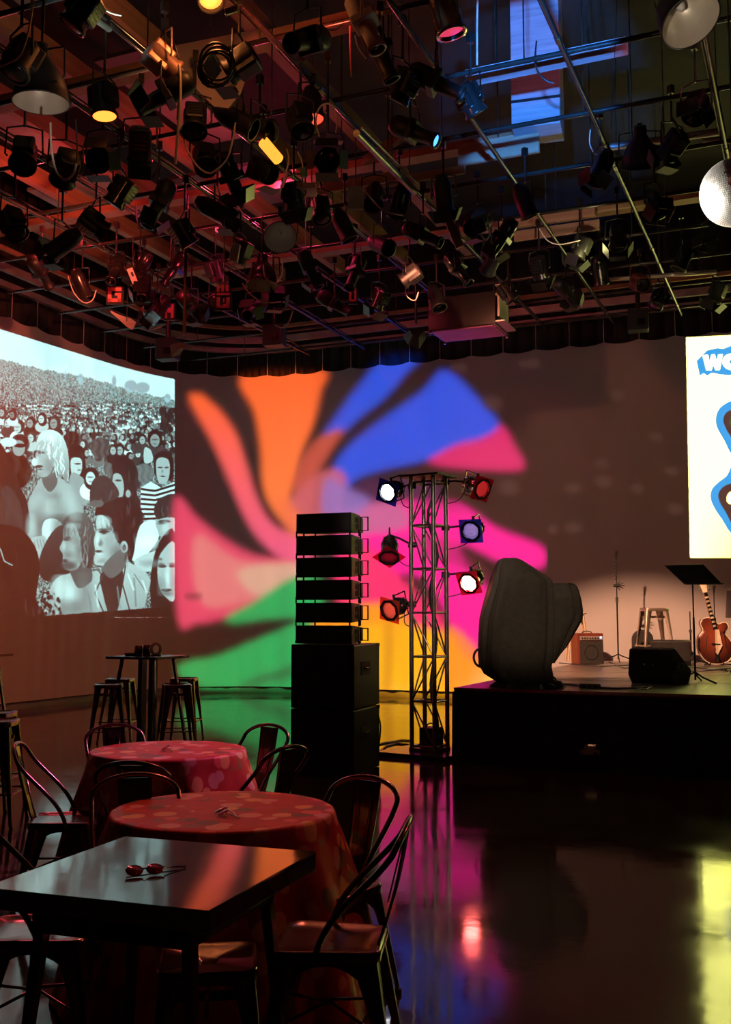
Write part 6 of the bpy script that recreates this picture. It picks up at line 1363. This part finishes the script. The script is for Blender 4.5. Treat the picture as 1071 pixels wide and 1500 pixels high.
# back, corner and left wash: unseen lamps added as warm fill on the cloths
spot('wash_back', (-4.6, 12.4, 6.1), (-4.4, 18.8, 3.0), (1, .30, .16), 165, 110, 1)
spot('wash_corner', (-8.4, 12.0, 6.1), (-10.4, 18.0, 2.6), (1, .26, .14), 130, 80, 1)
spot('wash_left', (-6.6, 9.6, 6.1), (-12, 12.5, .9), (1, .11, .015), 780, 86, 1)
spot('stage_wash', (-4.4, 10.6, 5.7), (-3.3, 15.5, .9), (1, .47, .27), 7600, 44, .42)
spot('stage_front', (1.5, 6.0, 5.8), (-2.2, 12.6, .9), (1, .68, .45), 110, 20, .7); spot('truss_key', (-1.6, 3.6, 5.2), (cenT.x, cenT.y, 1.9), (1, .72, .62), 1500, 15, .8); spot('drape_key', (-.6, 5.6, 5.2), (-3.1, 11.6, 1.4), (1, .70, .46), 800, 14, .7)  # unseen lamps added as front fill for stage, truss and drape
# red and pink lamps over the tables
spot('red_table', (-2.7, 7.0, 5.6), (c2_.x, c2_.y, .75), (1, .15, .09), 430, 18, .6)
spot('pink_table', (-1.0, 9.0, 5.6), (c1.x, c1.y, .75), (1, .15, .36), 1500, 13, .4)
spot('red_near', (1.6, 8.4, 4.4), (-1.8, 3.6, .7), (1, .12, .09), 160, 34, .7)
spot('red_left', (-8.0, 9.0, 5.4), (-3.0, 4.4, .6), (1, .10, .14), 120, 40, .7)
# unseen coloured lamps added to tint the ceiling; only the orange has a fixture
def pz(px, py, d, z): q = ond(px, py, d); return (q.x, q.y, z)
point('grid_red', pz(70, 400, 14, 6.95), (1, .05, .06), 38); point('grid_red', pz(260, 425, 13.6, 6.0), (1, .05, .08), 22); point('grid_pink', pz(415, 335, 14.2, 7.3), (1, .05, .16), 42); point('grid_pink', pz(330, 320, 13, 7.2), (1, .07, .10), 30)
point('grid_orange', tuple(ond(306, 20, 8.1)), (1, .30, .08), 14); spot('grid_warm', pz(240, 160, 9.5, 6.2), pz(230, 150, 9.5, 8), (1, .42, .20), 62, 150, 1)
spot('grid_redwarm', pz(440, 60, 8.5, 6.2), pz(440, 60, 8.5, 8), (1, .10, .05), 130, 140, 1); spot('grid_blue', (-1.2, 4.4, 4.6), tuple(ond(780, 110, 10.8)), (.05, .28, 1), 6000, 18, .35); spot('grid_pinkup', (.6, 8.0, 5.2), tuple(ond(785, 60, 12)), (1, .2, .30), 260, 18, .6)
spot('grid_teal', pz(140, 140, 8, 5.6), pz(140, 140, 8, 8), (.6, .95, 1), 200, 80, 1); point('grid_olive', pz(860, 330, 13, 6.1), (.9, .8, .3), 8); spot('ball_key', (-6.9, 8.6, 3.3), tuple(ond(1076, 282, 7.9)), (1, .93, .80), 34000, 5, .3); point('ball_red', (-.2, 3.2, 6.0), (1, .1, .08), 12)  # teal stands in for screen bounce; ball key added for the ball's glare
spot('scoop_key', (-1.0, 3.0, 3.0), tuple(ond(1008, 40, 6.9)), (1, .85, .62), 420, 10, .4); spot('scoop_key', (-1.5, 2.0, 2.6), tuple(ond(412, 355, 13)), (1, .85, .7), 200, 4, .4); spot('scoop_key', (-2.5, 4.0, 2.6), tuple(ond(58, 152, 7.5)), (1, .8, .66), 260, 10, .4)  # unseen lamps added low down to brighten the scoop mouths
spot('rail_red', (-7.0, 9.5, 5.9), (-12, 13.0, 7.0), (1, .16, .08), 800, 60, .8); spot('rail_warm', (-2.5, 12.0, 5.6), (-5, 18.6, 7.0), (1, .62, .5), 48, 100, .8)  # unseen lamps added to bring up the curtain tracks
vs_ = scene.view_settings; vs_.view_transform = 'Standard'; vs_.look = 'None'; vs_.gamma = 1; vs_.use_curve_mapping = False; vs_.exposure = 0
